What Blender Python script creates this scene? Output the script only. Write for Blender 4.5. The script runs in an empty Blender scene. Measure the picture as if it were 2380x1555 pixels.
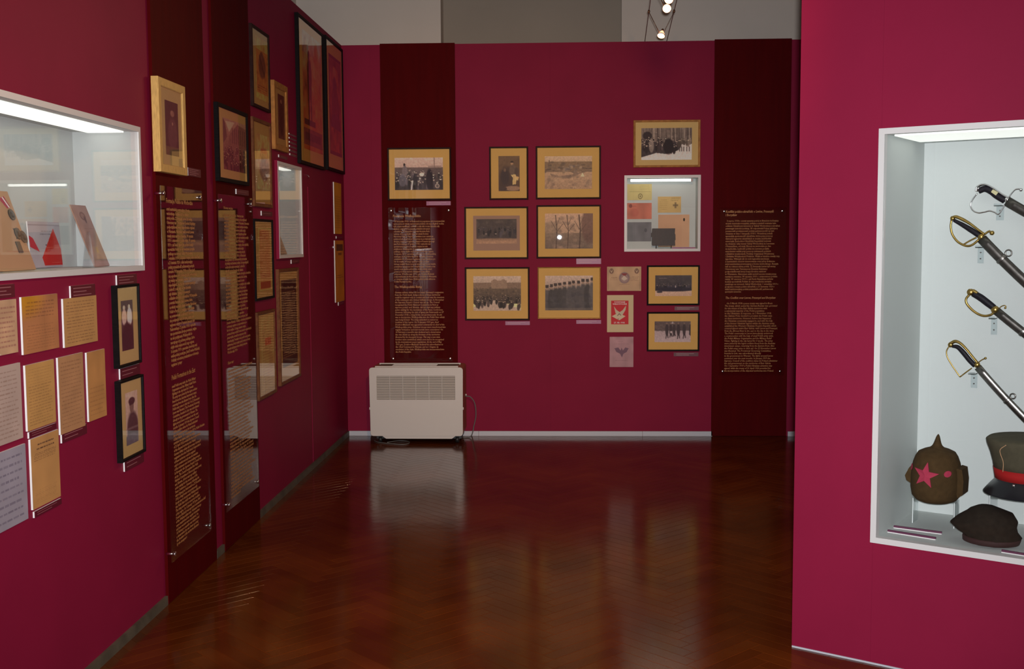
import bpy, bmesh, math, random
import numpy as np
from mathutils import Vector, Matrix

# ------------------------------------------------------------------ camera, light, exposure
SC = bpy.context.scene
COL = SC.collection
f_px, yaw, pit, rol, HC = 2606.957, -0.0415852, 0.0834079, -0.0056265, 1.5
_cy, _sy, _cp, _sp = math.cos(yaw), math.sin(yaw), math.cos(pit), math.sin(pit)
FW = np.array([_sy*_cp, _cy*_cp, -_sp]); _R0 = np.array([_cy, -_sy, 0.0]); _U0 = np.cross(_R0, FW)
RG = _R0*math.cos(rol) + _U0*math.sin(rol); UPV = -_R0*math.sin(rol) + _U0*math.cos(rol)
CAMP = np.array([0.0, 0.0, HC])
cd = bpy.data.cameras.new('camera'); cam = bpy.data.objects.new('camera', cd); COL.objects.link(cam)
cd.sensor_fit = 'HORIZONTAL'; cd.sensor_width = 36.0; cd.lens = f_px/2380.0*36.0; cd.clip_start = 0.02
m = Matrix(((RG[0], UPV[0], -FW[0], 0), (RG[1], UPV[1], -FW[1], 0), (RG[2], UPV[2], -FW[2], HC), (0, 0, 0, 1)))
cam.matrix_world = m
SC.camera = cam
SC.view_settings.view_transform = 'Standard'; SC.view_settings.look = 'None'
SC.view_settings.gamma = 1.0; SC.view_settings.use_curve_mapping = False
SC.view_settings.exposure = 0.0
wd = bpy.data.worlds.new('world'); SC.world = wd; wd.use_nodes = True
wd.node_tree.nodes['Background'].inputs[0].default_value = (0.9, 0.85, 0.8, 1)
wd.node_tree.nodes['Background'].inputs[1].default_value = 0.02
FLASH_W, LAMP_W, CASE_E = 860.0, 10.0, 0.72
fl = bpy.data.lights.new('camera_flash', 'SPOT'); fl.energy = FLASH_W; fl.shadow_soft_size = 0.025
fl.color = (0.94, 0.96, 1.0); fl.spot_size = math.radians(87); fl.spot_blend = 1.0
flo = bpy.data.objects.new('camera_flash', fl); COL.objects.link(flo); flo.location = (0.018, -0.03, 1.55)
flo.rotation_euler = cam.matrix_world.to_euler()

# ------------------------------------------------------------------ pixel -> place helpers
def ray(x, y): return FW + RG*(x-1190.0)/f_px - UPV*(y-777.5)/f_px
def proj(P):
    v = np.asarray(P, float)-CAMP; d = v@FW
    return 1190+f_px*(v@RG)/d, 777.5-f_px*(v@UPV)/d, d
def on_z(x, y, z):
    d = ray(x, y); return CAMP + d*((z-HC)/d[2])
class Plane:                      # a wall: origin, u along it (to the right seen from the room), n into the room
    def __init__(s, o, deg):
        s.o = np.array(o, float); s.a = math.radians(deg)
        s.u = np.array([math.cos(s.a), math.sin(s.a), 0]); s.n = np.array([math.sin(s.a), -math.cos(s.a), 0])
    def px(s, x, y, off=0.0):
        d = ray(x, y); t = ((s.o+s.n*off-CAMP)@s.n)/(d@s.n); P = CAMP+d*t
        return float((P-s.o)@s.u), float(P[2])
    def W(s, a, z, off=0.0): return s.o+s.u*a+s.n*off+np.array([0, 0, z])
    def sl(s, P):                 # world -> (s, off, z)
        v = np.asarray(P)-s.o; return float(v@s.u), float(v@s.n), float(P[2])
    def rect(s, tl, br, off=0.0):
        a, b = s.px(*tl, off); c, d = s.px(*br, off); return a, d, c, b      # s0,z0,s1,z1
BACK = Plane((0, 8.565, 0), 0); LEFT = Plane((-1.635, 0, 0), 90); RIGHT = Plane((0.858, 4.0715, 0), -33)
WH = 2.978

# ------------------------------------------------------------------ materials
def srgb(r, g, b):
    f = lambda c: (c/255/12.92 if c <= 10 else ((c/255+0.055)/1.055)**2.4)
    return (f(r), f(g), f(b), 1)
MATS = {}
def mat(name, col, rough=0.5, metal=0.0, spec=0.5, noise=0.0, nscale=20.0, bump=0.0, bscale=200.0, coat=0.0, stretch=None, emit=None, estr=0.0):
    if name in MATS: return MATS[name]
    M = bpy.data.materials.new(name); M.use_nodes = True; nt = M.node_tree; B = nt.nodes['Principled BSDF']
    B.inputs['Base Color'].default_value = (*col[:3], 1); B.inputs['Roughness'].default_value = rough
    B.inputs['Metallic'].default_value = metal; B.inputs['Specular IOR Level'].default_value = spec
    B.inputs['Coat Weight'].default_value = coat; B.inputs['Coat Roughness'].default_value = 0.12
    tc = nt.nodes.new('ShaderNodeTexCoord'); mp = nt.nodes.new('ShaderNodeMapping')
    nt.links.new(tc.outputs['Object'], mp.inputs[0])
    if stretch: mp.inputs['Scale'].default_value = stretch
    if noise > 0:
        n = nt.nodes.new('ShaderNodeTexNoise'); n.inputs['Scale'].default_value = nscale; n.inputs['Detail'].default_value = 4
        nt.links.new(mp.outputs[0], n.inputs[0])
        r = nt.nodes.new('ShaderNodeValToRGB')
        a, b = 1-noise, 1+noise
        r.color_ramp.elements[0].position = 0.3; r.color_ramp.elements[1].position = 0.7
        r.color_ramp.elements[0].color = (*[c*a for c in col[:3]], 1); r.color_ramp.elements[1].color = (*[min(1, c*b) for c in col[:3]], 1)
        nt.links.new(n.outputs['Fac'], r.inputs[0]); nt.links.new(r.outputs[0], B.inputs['Base Color'])
    if bump > 0:
        n2 = nt.nodes.new('ShaderNodeTexNoise'); n2.inputs['Scale'].default_value = bscale
        nt.links.new(mp.outputs[0], n2.inputs[0]); bp = nt.nodes.new('ShaderNodeBump'); bp.inputs['Strength'].default_value = bump
        bp.inputs['Distance'].default_value = 0.002
        nt.links.new(n2.outputs['Fac'], bp.inputs['Height']); nt.links.new(bp.outputs[0], B.inputs['Normal'])
    if emit: B.inputs['Emission Color'].default_value = (*emit[:3], 1); B.inputs['Emission Strength'].default_value = estr
    MATS[name] = M; return M
def glass_mat(name, ior=1.5, rough=0.0, tint=(1, 1, 1), haze=0.0):
    M = bpy.data.materials.new(name); M.use_nodes = True; nt = M.node_tree; nt.nodes.remove(nt.nodes['Principled BSDF'])
    out = nt.nodes['Material Output']; t = nt.nodes.new('ShaderNodeBsdfTransparent'); t.inputs[0].default_value = (*tint, 1)
    g = nt.nodes.new('ShaderNodeBsdfGlossy'); g.inputs['Roughness'].default_value = rough; g.inputs['Color'].default_value = (1, 1, 1, 1)
    fr = nt.nodes.new('ShaderNodeFresnel'); ge = nt.nodes.new('ShaderNodeNewGeometry'); mr = nt.nodes.new('ShaderNodeMapRange')
    mr.inputs[3].default_value = ior; mr.inputs[4].default_value = 1/ior; nt.links.new(ge.outputs['Backfacing'], mr.inputs[0]); nt.links.new(mr.outputs[0], fr.inputs[0])   # same Fresnel on both faces of the pane
    mx = nt.nodes.new('ShaderNodeMixShader'); nt.links.new(fr.outputs[0], mx.inputs[0]); nt.links.new(t.outputs[0], mx.inputs[1]); nt.links.new(g.outputs[0], mx.inputs[2])
    nt.links.new(mx.outputs[0], out.inputs[0]); MATS[name] = M; return M

PAINT = mat('crimson_wall_paint', (0.226, 0.0080, 0.036), 0.6, spec=0.10, noise=0.05, nscale=3, bump=0.06, bscale=90)
BANNER = mat('dark_red_panel', (0.072, 0.0006, 0.0012), 0.65, spec=0.05, noise=0.10, nscale=4, stretch=(6, 1, 0.6), bump=0.04, bscale=300)
WHITE = mat('white_lacquer', (0.62, 0.59, 0.57), 0.4)
CASEIN = mat('case_lining_white', (0.54, 0.575, 0.555), 0.6)
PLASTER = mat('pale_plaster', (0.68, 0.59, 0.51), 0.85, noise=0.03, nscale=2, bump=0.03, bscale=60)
NICHE = mat('darker_plaster', (0.34, 0.285, 0.23), 0.85, noise=0.03, nscale=2)  # niche back, a darker tone than the piers
CEIL = mat('ceiling_plaster', (0.6, 0.57, 0.53), 0.9)
BLACKF = mat('black_frame_wood', (0.006, 0.004, 0.004), 0.55, spec=0.08, noise=0.3, nscale=30, stretch=(1, 1, 6))
DARKF = mat('dark_brown_frame_wood', (0.026, 0.008, 0.006), 0.55, spec=0.10, noise=0.3, nscale=30)
BROWNF = mat('brown_frame_wood', (0.14, 0.045, 0.014), 0.55, spec=0.18, noise=0.3, nscale=40)
OAKF = mat('oak_frame_wood', (0.36, 0.15, 0.035), 0.55, spec=0.18, noise=0.25, nscale=35)
PINEF = mat('pale_pine_frame_wood', (0.62, 0.36, 0.11), 0.55, spec=0.18, noise=0.2, nscale=30, stretch=(8, 8, 1))
GOLDF = mat('gilt_frame', (0.36, 0.17, 0.04), 0.35, metal=0.2, noise=0.2, nscale=50)
MOUNT = mat('cream_mount_board', (0.70, 0.42, 0.12), 0.8, noise=0.03, nscale=8)
MOUNT2 = mat('pale_mount_board', (0.64, 0.44, 0.17), 0.8, noise=0.03, nscale=8)
MOUNTO = mat('amber_mount_board', (0.88, 0.50, 0.09), 0.8)
MOUNTP = mat('pinkish_card', (0.40, 0.24, 0.17), 0.8)
FOAM = mat('white_foam_board', (0.75, 0.72, 0.70), 0.7)
CAPT = mat('purple_caption_card', (0.30, 0.05, 0.15), 0.4)
CAPTD = mat('dark_crimson_caption_card', (0.10, 0.004, 0.016), 0.45)
STRIPF = mat('dark_plum_caption_card', (0.10, 0.02, 0.055), 0.5)
DIMINK = mat('dim_caption_lettering', (0.30, 0.11, 0.12), 0.5)
EDGEA = mat('acrylic_edge_highlight', (0.72, 0.76, 0.74), 0.3)  # pale colour paints in the light gathered at acrylic edges
CAPINK = mat('pale_caption_lettering', (0.55, 0.30, 0.32), 0.5)
LETTER = mat('ochre_lettering', (0.50, 0.215, 0.065), 0.55)
CHROME = mat('polished_steel', (0.75, 0.75, 0.75), 0.16, metal=1.0)
STEEL = mat('worn_steel', (0.20, 0.19, 0.175), 0.3, metal=1.0, noise=0.25, nscale=60)
DSTEEL = mat('dark_scabbard_steel', (0.085, 0.078, 0.07), 0.32, metal=0.85, noise=0.3, nscale=50)
BRASS = mat('brass', (0.36, 0.24, 0.07), 0.33, metal=1.0, noise=0.2, nscale=60)
LEATHER = mat('black_grip_leather', (0.008, 0.006, 0.010), 0.5, spec=0.2, bump=0.3, bscale=300)
IVORY = mat('pale_gilt_plate', (0.55, 0.50, 0.28), 0.35, metal=0.3)
HEATF = mat('heater_white_enamel', (0.60, 0.55, 0.50), 0.32)
HEATB = mat('heater_brown_body', (0.30, 0.115, 0.045), 0.4)
HEATD = mat('heater_dark_grille', (0.16, 0.13, 0.10), 0.6)
BLACKP = mat('black_plastic', (0.012, 0.012, 0.012), 0.5)
CABLE = mat('grey_cable', (0.12, 0.11, 0.10), 0.5)
TRIMW = mat('pale_grey_trim', (0.52, 0.52, 0.56), 0.5)
TRIMB = mat('grey_brown_skirting', (0.085, 0.068, 0.045), 0.6, noise=0.3, nscale=12)
KHAKI = mat('khaki_wool', (0.060, 0.034, 0.013), 0.95, spec=0.15, noise=0.15, nscale=60, bump=0.4, bscale=500)
KHAKI2 = mat('grey_green_cap_cloth', (0.075, 0.065, 0.040), 0.9, spec=0.2, noise=0.12, nscale=60, bump=0.3, bscale=500)
DARKW = mat('dark_brown_wool', (0.018, 0.014, 0.010), 0.95, spec=0.15, noise=0.2, nscale=60, bump=0.4, bscale=500)
REDC = mat('red_cloth', (0.35, 0.012, 0.012), 0.8, spec=0.2)
ROSE = mat('rose_red_felt', (0.38, 0.035, 0.07), 0.85, spec=0.2)
PATENT = mat('black_patent_leather', (0.010, 0.010, 0.013), 0.25)
WALLET = mat('dark_brown_leather', (0.020, 0.010, 0.005), 0.5, noise=0.3, nscale=40)
BRONZE = mat('dark_bronze', (0.05, 0.04, 0.03), 0.45, metal=0.5)
FELTB = mat('tan_board', (0.48, 0.27, 0.14), 0.85)
PEACHB = mat('peach_board', (0.62, 0.38, 0.22), 0.85)
SLAB = mat('subfloor', (0.02, 0.008, 0.004), 0.7)
GLASS = glass_mat('picture_glass', 1.40, 0.004)
ACRYL = glass_mat('acrylic_sheet', 1.49, 0.0, (0.985, 0.985, 0.985))
ACRYLT = glass_mat('clear_acrylic', 1.45, 0.0, (0.95, 0.97, 0.975))
TUBEB = mat('light_tube_glow', (0.9, 0.9, 0.85), 0.5, emit=(0.96, 1.0, 0.93), estr=3.4)
TUBEN = mat('near_case_light_diffuser', (0.9, 0.9, 0.85), 0.5, emit=(0.98, 1.0, 0.90), estr=1.2)
TUBEL = mat('case_light_diffuser', (0.9, 0.9, 0.85), 0.5, emit=(0.96, 1.0, 0.93), estr=CASE_E)
BULB = mat('halogen_bulb', (1, 0.9, 0.8), 0.5, emit=(1.0, 0.74, 0.50), estr=28.0)
REFL = mat('halogen_reflector_glass', (1.0, 0.55, 0.35), 0.3, emit=(1.0, 0.42, 0.22), estr=2.2)
LAMPM = mat('lamp_bronze', (0.20, 0.09, 0.04), 0.35, metal=0.6)
PRINTM = bpy.data.materials.new('printed_paper'); PRINTM.use_nodes = True
_a = PRINTM.node_tree.nodes.new('ShaderNodeAttribute'); _a.attribute_name = 'print'
_b = PRINTM.node_tree.nodes['Principled BSDF']; _b.inputs['Roughness'].default_value = 0.6; _b.inputs['Specular IOR Level'].default_value = 0.3
PRINTM.node_tree.links.new(_a.outputs['Color'], _b.inputs['Base Color'])
# parquet: one tone per block, fine grain along the block
PARQ = bpy.data.materials.new('parquet_oak'); PARQ.use_nodes = True
def _parq():
    nt = PARQ.node_tree; B = nt.nodes['Principled BSDF']
    oi = nt.nodes.new('ShaderNodeObjectInfo'); ge = nt.nodes.new('ShaderNodeNewGeometry')
    ad = nt.nodes.new('ShaderNodeMath'); ad.operation = 'ADD'; nt.links.new(oi.outputs['Random'], ad.inputs[0]); nt.links.new(ge.outputs['Random Per Island'], ad.inputs[1])
    fr = nt.nodes.new('ShaderNodeMath'); fr.operation = 'FRACT'; nt.links.new(ad.outputs[0], fr.inputs[0])
    rp = nt.nodes.new('ShaderNodeValToRGB'); cr = rp.color_ramp
    cr.elements[0].color = (0.100, 0.0205, 0.0022, 1); cr.elements[1].color = (0.135, 0.030, 0.0036, 1)
    e = cr.elements.new(0.5); e.color = (0.116, 0.0245, 0.0028, 1)
    nt.links.new(fr.outputs[0], rp.inputs[0])
    n = nt.nodes.new('ShaderNodeTexNoise'); n.inputs['Scale'].default_value = 2.2; n.inputs['Detail'].default_value = 5
    nt.links.new(ge.outputs['Position'], n.inputs[0])
    mx = nt.nodes.new('ShaderNodeMix'); mx.data_type = 'RGBA'; mx.blend_type = 'MULTIPLY'
    r2 = nt.nodes.new('ShaderNodeValToRGB'); r2.color_ramp.elements[0].position = 0.35; r2.color_ramp.elements[1].position = 0.7
    r2.color_ramp.elements[0].color = (0.6, 0.55, 0.5, 1); r2.color_ramp.elements[1].color = (1.1, 1.1, 1.1, 1)
    nt.links.new(n.outputs['Fac'], r2.inputs[0])
    mx.inputs[0].default_value = 1.0; nt.links.new(rp.outputs[0], mx.inputs[6]); nt.links.new(r2.outputs[0], mx.inputs[7])
    nt.links.new(mx.outputs[2], B.inputs['Base Color'])
    n3 = nt.nodes.new('ShaderNodeTexNoise'); n3.inputs['Scale'].default_value = 5; nt.links.new(ge.outputs['Position'], n3.inputs[0])
    mr = nt.nodes.new('ShaderNodeMapRange'); mr.inputs[3].default_value = 0.10; mr.inputs[4].default_value = 0.20
    nt.links.new(n3.outputs['Fac'], mr.inputs[0]); nt.links.new(mr.outputs[0], B.inputs['Roughness'])
    b2 = nt.nodes.new('ShaderNodeBump'); b2.inputs['Strength'].default_value = 0.05; b2.inputs['Distance'].default_value = 0.01
    n4 = nt.nodes.new('ShaderNodeTexNoise'); n4.inputs['Scale'].default_value = 9; nt.links.new(ge.outputs['Position'], n4.inputs[0])
    nt.links.new(n4.outputs['Fac'], b2.inputs['Height']); nt.links.new(b2.outputs[0], B.inputs['Normal'])
    B.inputs['Specular IOR Level'].default_value = 0.42
_parq()

# ------------------------------------------------------------------ mesh helpers
class MB:
    def __init__(s): s.v = []; s.f = []; s.sm = []
    def add(s, vs, fs, smooth=False):
        b = len(s.v); s.v += [tuple(map(float, p)) for p in vs]; s.f += [tuple(b+i for i in q) for q in fs]; s.sm += [smooth]*len(fs); return s
    def box(s, x0, x1, y0, y1, z0, z1):
        return s.add([(x0, y0, z0), (x1, y0, z0), (x1, y1, z0), (x0, y1, z0), (x0, y0, z1), (x1, y0, z1), (x1, y1, z1), (x0, y1, z1)],
                     [(0, 3, 2, 1), (4, 5, 6, 7), (0, 1, 5, 4), (1, 2, 6, 5), (2, 3, 7, 6), (3, 0, 4, 7)])
    def prism(s, poly, y0, y1):                      # poly in (x,z), extruded in y
        n = len(poly); vs = [(p[0], y0, p[1]) for p in poly]+[(p[0], y1, p[1]) for p in poly]
        return s.add(vs, [tuple(range(n)), tuple(range(2*n-1, n-1, -1))]+[(i, i+n, (i+1) % n+n, (i+1) % n) for i in range(n)])
    def rings(s, rs, closed=True, cap0=True, cap1=True, smooth=True):
        n = len(rs[0]); vs = [p for r in rs for p in r]; fs = []
        for k in range(len(rs)-1):
            for i in range(n if closed else n-1):
                j = (i+1) % n; fs.append((k*n+i, k*n+j, (k+1)*n+j, (k+1)*n+i))
        if cap0: fs.append(tuple(range(n-1, -1, -1)))
        if cap1: fs.append(tuple((len(rs)-1)*n+i for i in range(n)))
        return s.add(vs, fs, smooth)
    def tube(s, path, ra, rb=None, n=10, smooth=True, up=(0, 1, 0)):
        # swept ellipse: ra in the plane across `up`, rb along `up`
        P = [Vector(p) for p in path]; rs = []; up = Vector(up)
        ra = ra if hasattr(ra, '__len__') else [ra]*len(P)
        rb = ra if rb is None else (rb if hasattr(rb, '__len__') else [rb]*len(P))
        for i, p in enumerate(P):
            t = (P[min(i+1, len(P)-1)]-P[max(i-1, 0)]).normalized(); b = up-t*up.dot(t)
            if b.length < 1e-4: b = Vector((1, 0, 0))-t*t.x
            b.normalize(); a = t.cross(b)
            rs.append([p+a*(math.cos(k*2*math.pi/n)*ra[i])+b*(math.sin(k*2*math.pi/n)*rb[i]) for k in range(n)])
        return s.rings(rs, smooth=smooth)
    def ball(s, c, r, n=10, sq=(1, 1, 1)):
        rs = []
        for k in range(1, n//2+1):
            a = math.pi*k/(n//2+1); rs.append([(c[0]+r*sq[0]*math.sin(a)*math.cos(j*2*math.pi/n), c[1]+r*sq[1]*math.sin(a)*math.sin(j*2*math.pi/n), c[2]+r*sq[2]*math.cos(a)) for j in range(n)])
        return s.rings(rs[::-1])
    def disc(s, c, r, y0, y1, n=20):
        return s.prism([(c[0]+r*math.cos(i*2*math.pi/n), c[1]+r*math.sin(i*2*math.pi/n)) for i in range(n)], y0, y1)
    def torus(s, c, R, r, n=20, m=7, ax='y'):
        rs = []
        for i in range(n+1):
            a = i*2*math.pi/n; q = []
            for j in range(m):
                b = j*2*math.pi/m; d = R+r*math.cos(b)
                q.append((c[0]+d*math.cos(a), c[1]+r*math.sin(b), c[2]+d*math.sin(a)) if ax == 'y' else (c[0]+d*math.cos(a), c[1]+d*math.sin(a), c[2]+r*math.sin(b)))
            rs.append(q)
        return s.rings(rs, cap0=False, cap1=False)
    def frame(s, w, h, r, t, lip=0.006, b=0.002):    # moulded picture frame, back at y=0, front at y=-t
        def ring(i, y): return [(-w/2+i, y, i), (w/2-i, y, i), (w/2-i, y, h-i), (-w/2+i, y, h-i)]
        return s.rings([ring(0, 0), ring(0, -t+b), ring(b, -t), ring(r-b*1.5, -t+b*.4), ring(r, -t+lip), ring(r, 0)], cap0=False, cap1=False, smooth=False)
    def mesh(s, name):
        me = bpy.data.meshes.new(name); me.from_pydata(s.v, [], s.f); me.polygons.foreach_set('use_smooth', s.sm)
        bm = bmesh.new(); bm.from_mesh(me); bmesh.ops.recalc_face_normals(bm, faces=bm.faces); bm.to_mesh(me); bm.free()
        me.update(); return me
    def build(s, name, M, parent=None, loc=None, rot=0.0):
        o = bpy.data.objects.new(name, s.mesh(name)); COL.objects.link(o); o.data.materials.append(M)
        if parent is not None: o.parent = parent
        if loc is not None: o.location = tuple(loc)
        if rot: o.rotation_euler[2] = rot
        return o
def tag(o, label, cat, group=None):
    o['label'] = label; o['category'] = cat
    if group: o['group'] = group
    return o
def struct(o): o['kind'] = 'structure'; return o
def empty(name, loc=(0, 0, 0), rot=0.0, parent=None):
    o = bpy.data.objects.new(name, None); COL.objects.link(o); o.location = tuple(loc); o.rotation_euler[2] = rot; o.empty_display_size = 0.1
    if parent is not None: o.parent = parent
    return o
def thing(name, label, cat, loc, rot=0.0, group=None): return tag(empty(name, loc, rot), label, cat, group)
def smooth_path(pts, n=6):
    P = [np.array(p, float) for p in pts]; P = [2*P[0]-P[1]]+P+[2*P[-1]-P[-2]]; out = []
    for i in range(1, len(P)-2):
        for k in range(n):
            t = k/n; a, b, c, d = P[i-1], P[i], P[i+1], P[i+2]
            out.append(tuple(0.5*((2*b)+(c-a)*t+(2*a-5*b+4*c-d)*t*t+(-a+3*b-3*c+d)*t**3)))
    out.append(tuple(P[-2])); return out

# lettering as real flat outlines, fitted to a box of w x h metres, lower left corner at (x,z), at depth y
def lettering(name, body, x, z, w, h, y, M, parent, shear=0.0, bold=0.0, align='LEFT', line=1.0, keep=False):
    cu = bpy.data.curves.new('tmp_text', 'FONT'); cu.body = body; cu.shear = shear; cu.offset = bold; cu.resolution_u = 1; cu.align_x = align; cu.space_line = line
    o = bpy.data.objects.new('tmp_text', cu); COL.objects.link(o)
    dg = bpy.context.evaluated_depsgraph_get(); me = bpy.data.meshes.new_from_object(o.evaluated_get(dg))
    bpy.data.objects.remove(o); bpy.data.curves.remove(cu)
    n = len(me.vertices); co = np.empty(n*3, np.float32); me.vertices.foreach_get('co', co); co = co.reshape(-1, 3)
    lo, hi = co.min(0), co.max(0); sx, sz = w/(hi[0]-lo[0]), h/(hi[1]-lo[1])
    if keep: sx = sz = min(sx, sz)
    q = np.empty_like(co); q[:, 0] = x+(co[:, 0]-lo[0])*sx; q[:, 1] = y; q[:, 2] = z+(co[:, 1]-lo[1])*sz
    me.vertices.foreach_set('co', q.ravel()); me.name = name; me.materials.clear(); me.materials.append(M); me.update()
    ob = bpy.data.objects.new(name, me); COL.objects.link(ob); ob.parent = parent; return ob

# printed pictures: a colour per vertex on a fine flat grid
class Canvas:
    def __init__(s, nx, ny, col, seed=1):
        s.nx, s.ny = nx, ny; s.im = np.ones((ny, nx, 3))*np.array(col, float)
        s.U, s.V = np.meshgrid(np.linspace(0, 1, nx), np.linspace(0, 1, ny)); s.r = np.random.default_rng(seed); s.asp = nx/ny
    def put(s, msk, col, a=1.0):
        k = (np.clip(msk, 0, 1)*a)[..., None]; s.im = s.im*(1-k)+np.array(col, float)*k; return s
    def rect(s, x0, y0, x1, y1, col, a=1.0): return s.put(((s.U >= x0) & (s.U <= x1) & (s.V >= y0) & (s.V <= y1)).astype(float), col, a)
    def ell(s, cx, cy, rx, ry, col, a=1.0, soft=0.25):
        d = np.sqrt(((s.U-cx)/rx)**2+((s.V-cy)/ry)**2); return s.put(np.clip((1-d)/soft+0.5, 0, 1), col, a)
    def poly(s, pts, col, a=1.0):
        ins = np.zeros(s.U.shape, bool); n = len(pts)
        for i in range(n):
            (x1, y1), (x2, y2) = pts[i], pts[(i+1) % n]
            if y1 == y2: continue
            c = ((y1 > s.V) != (y2 > s.V)) & (s.U < (x2-x1)*(s.V-y1)/(y2-y1)+x1); ins ^= c
        return s.put(ins.astype(float), col, a)
    def line(s, pts, w, col, a=1.0):
        for (x1, y1), (x2, y2) in zip(pts[:-1], pts[1:]):
            dx, dy = x2-x1, (y2-y1)/s.asp; L = dx*dx+dy*dy+1e-9
            t = np.clip(((s.U-x1)*dx+(s.V-y1)/s.asp*dy)/L, 0, 1)
            d = np.sqrt((s.U-x1-t*dx)**2+((s.V-y1)/s.asp-t*dy)**2); s.put(np.clip(1.5-d/w, 0, 1), col, a)
        return s
    def noise(s, amp, cells=12):
        ny = max(2, int(cells/s.asp)); g = s.r.normal(size=(ny+1, cells+1))
        x = s.U*(cells-1e-6); y = s.V*(ny-1e-6); i = x.astype(int); j = y.astype(int); fx = (x-i); fy = (y-j)
        v = (g[j, i]*(1-fx)+g[j, i+1]*fx)*(1-fy)+(g[j+1, i]*(1-fx)+g[j+1, i+1]*fx)*fy
        s.im = np.clip(s.im*(1+amp*v[..., None]), 0, 255); return s
    def grad(s, y0, y1, c0, c1):
        t = np.clip((s.V-y0)/(y1-y0), 0, 1)[..., None]; k = ((s.V >= y0) & (s.V <= y1))[..., None]
        s.im = np.where(k, np.array(c0, float)*(1-t)+np.array(c1, float)*t, s.im); return s
    def crowd(s, y0, y1, n, dark, light, size=0.035, x0=0.0, x1=1.0, lean=0.0):
        for k in range(n):                                # back rows first: body, head, hat
            y = y0+(y1-y0)*k/n; x = x0+(x1-x0)*s.r.random(); y += lean*(x-0.5); z = size*(0.75+0.4*s.r.random())*(0.7+0.5*k/n)
            c = np.array(dark)*(0.55+0.95*s.r.random()**2); s.ell(x, y+z*2.4*s.asp, z*.95, z*2.2*s.asp, c, 0.95)
            if s.r.random() < .25: s.rect(x-z*.15, y+z*.9*s.asp, x+z*.2, y+z*2.2*s.asp, np.array(light)*.8, .6)
            s.ell(x, y, z*.42, z*.55*s.asp, np.array(light)*(0.6+0.5*s.r.random()), 0.95)
            s.ell(x, y-z*.45*s.asp, z*.6, z*.25*s.asp, c*.8, 0.9)
        return s
    def blotch(s, n, y0, y1, c0, c1, size=0.05, x0=0.0, x1=1.0, a=.6):
        for k in range(n):
            t = s.r.random(); z = size*(.5+s.r.random()); s.ell(x0+(x1-x0)*s.r.random(), y0+(y1-y0)*s.r.random(), z, z*s.asp*(.3+.6*s.r.random()), np.array(c0)*(1-t)+np.array(c1)*t, a, .6)
        return s
    def script(s, x0, y0, x1, y1, n, col, a=0.7, gap=0.25, th=0.35):
        for k in range(n):
            y = y0+(y1-y0)*(k+.5)/n; x = x0+(0.04 if k % 5 == 0 else 0); h = (y1-y0)/n*th/2
            xe = x1-(s.r.random()*0.18*(x1-x0) if s.r.random() < gap else s.r.random()*0.05)
            while x < xe-0.02:
                w = (x1-x0)*(0.05+0.12*s.r.random()); s.rect(x, y-h, min(x+w, xe), y+h, col, a*(0.6+0.4*s.r.random())); x += w+(x1-x0)*0.025
        return s
    def build(s, name, x0, x1, z0, z1, y, parent, gain=1.0):
        X = x0+(x1-x0)*s.U; Z = z1-(z1-z0)*s.V; n = s.nx*s.ny
        co = np.stack([X, np.full_like(X, y), Z], -1).reshape(-1, 3)
        i = np.arange(s.nx-1)[None, :]+s.nx*np.arange(s.ny-1)[:, None]; i = i.ravel()
        q = np.stack([i, i+s.nx, i+s.nx+1, i+1], -1)
        me = bpy.data.meshes.new(name); me.vertices.add(n); me.vertices.foreach_set('co', co.astype(np.float32).ravel())
        me.loops.add(q.size); me.loops.foreach_set('vertex_index', q.astype(np.int32).ravel())
        me.polygons.add(len(q)); me.polygons.foreach_set('loop_start', (np.arange(len(q))*4).astype(np.int32)); me.update(calc_edges=True)
        c = np.clip(s.im, 0, 255)/255; lin = np.where(c <= 0.04045, c/12.92, ((c+0.055)/1.055)**2.4).reshape(-1, 3); lin = np.clip(lin*gain, 0, 0.8)
        at = me.color_attributes.new('print', 'FLOAT_COLOR', 'POINT'); at.data.foreach_set('color', np.concatenate([lin, np.ones((n, 1))], 1).astype(np.float32).ravel())
        me.materials.append(PRINTM); o = bpy.data.objects.new(name, me); COL.objects.link(o); o.parent = parent; return o

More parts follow.
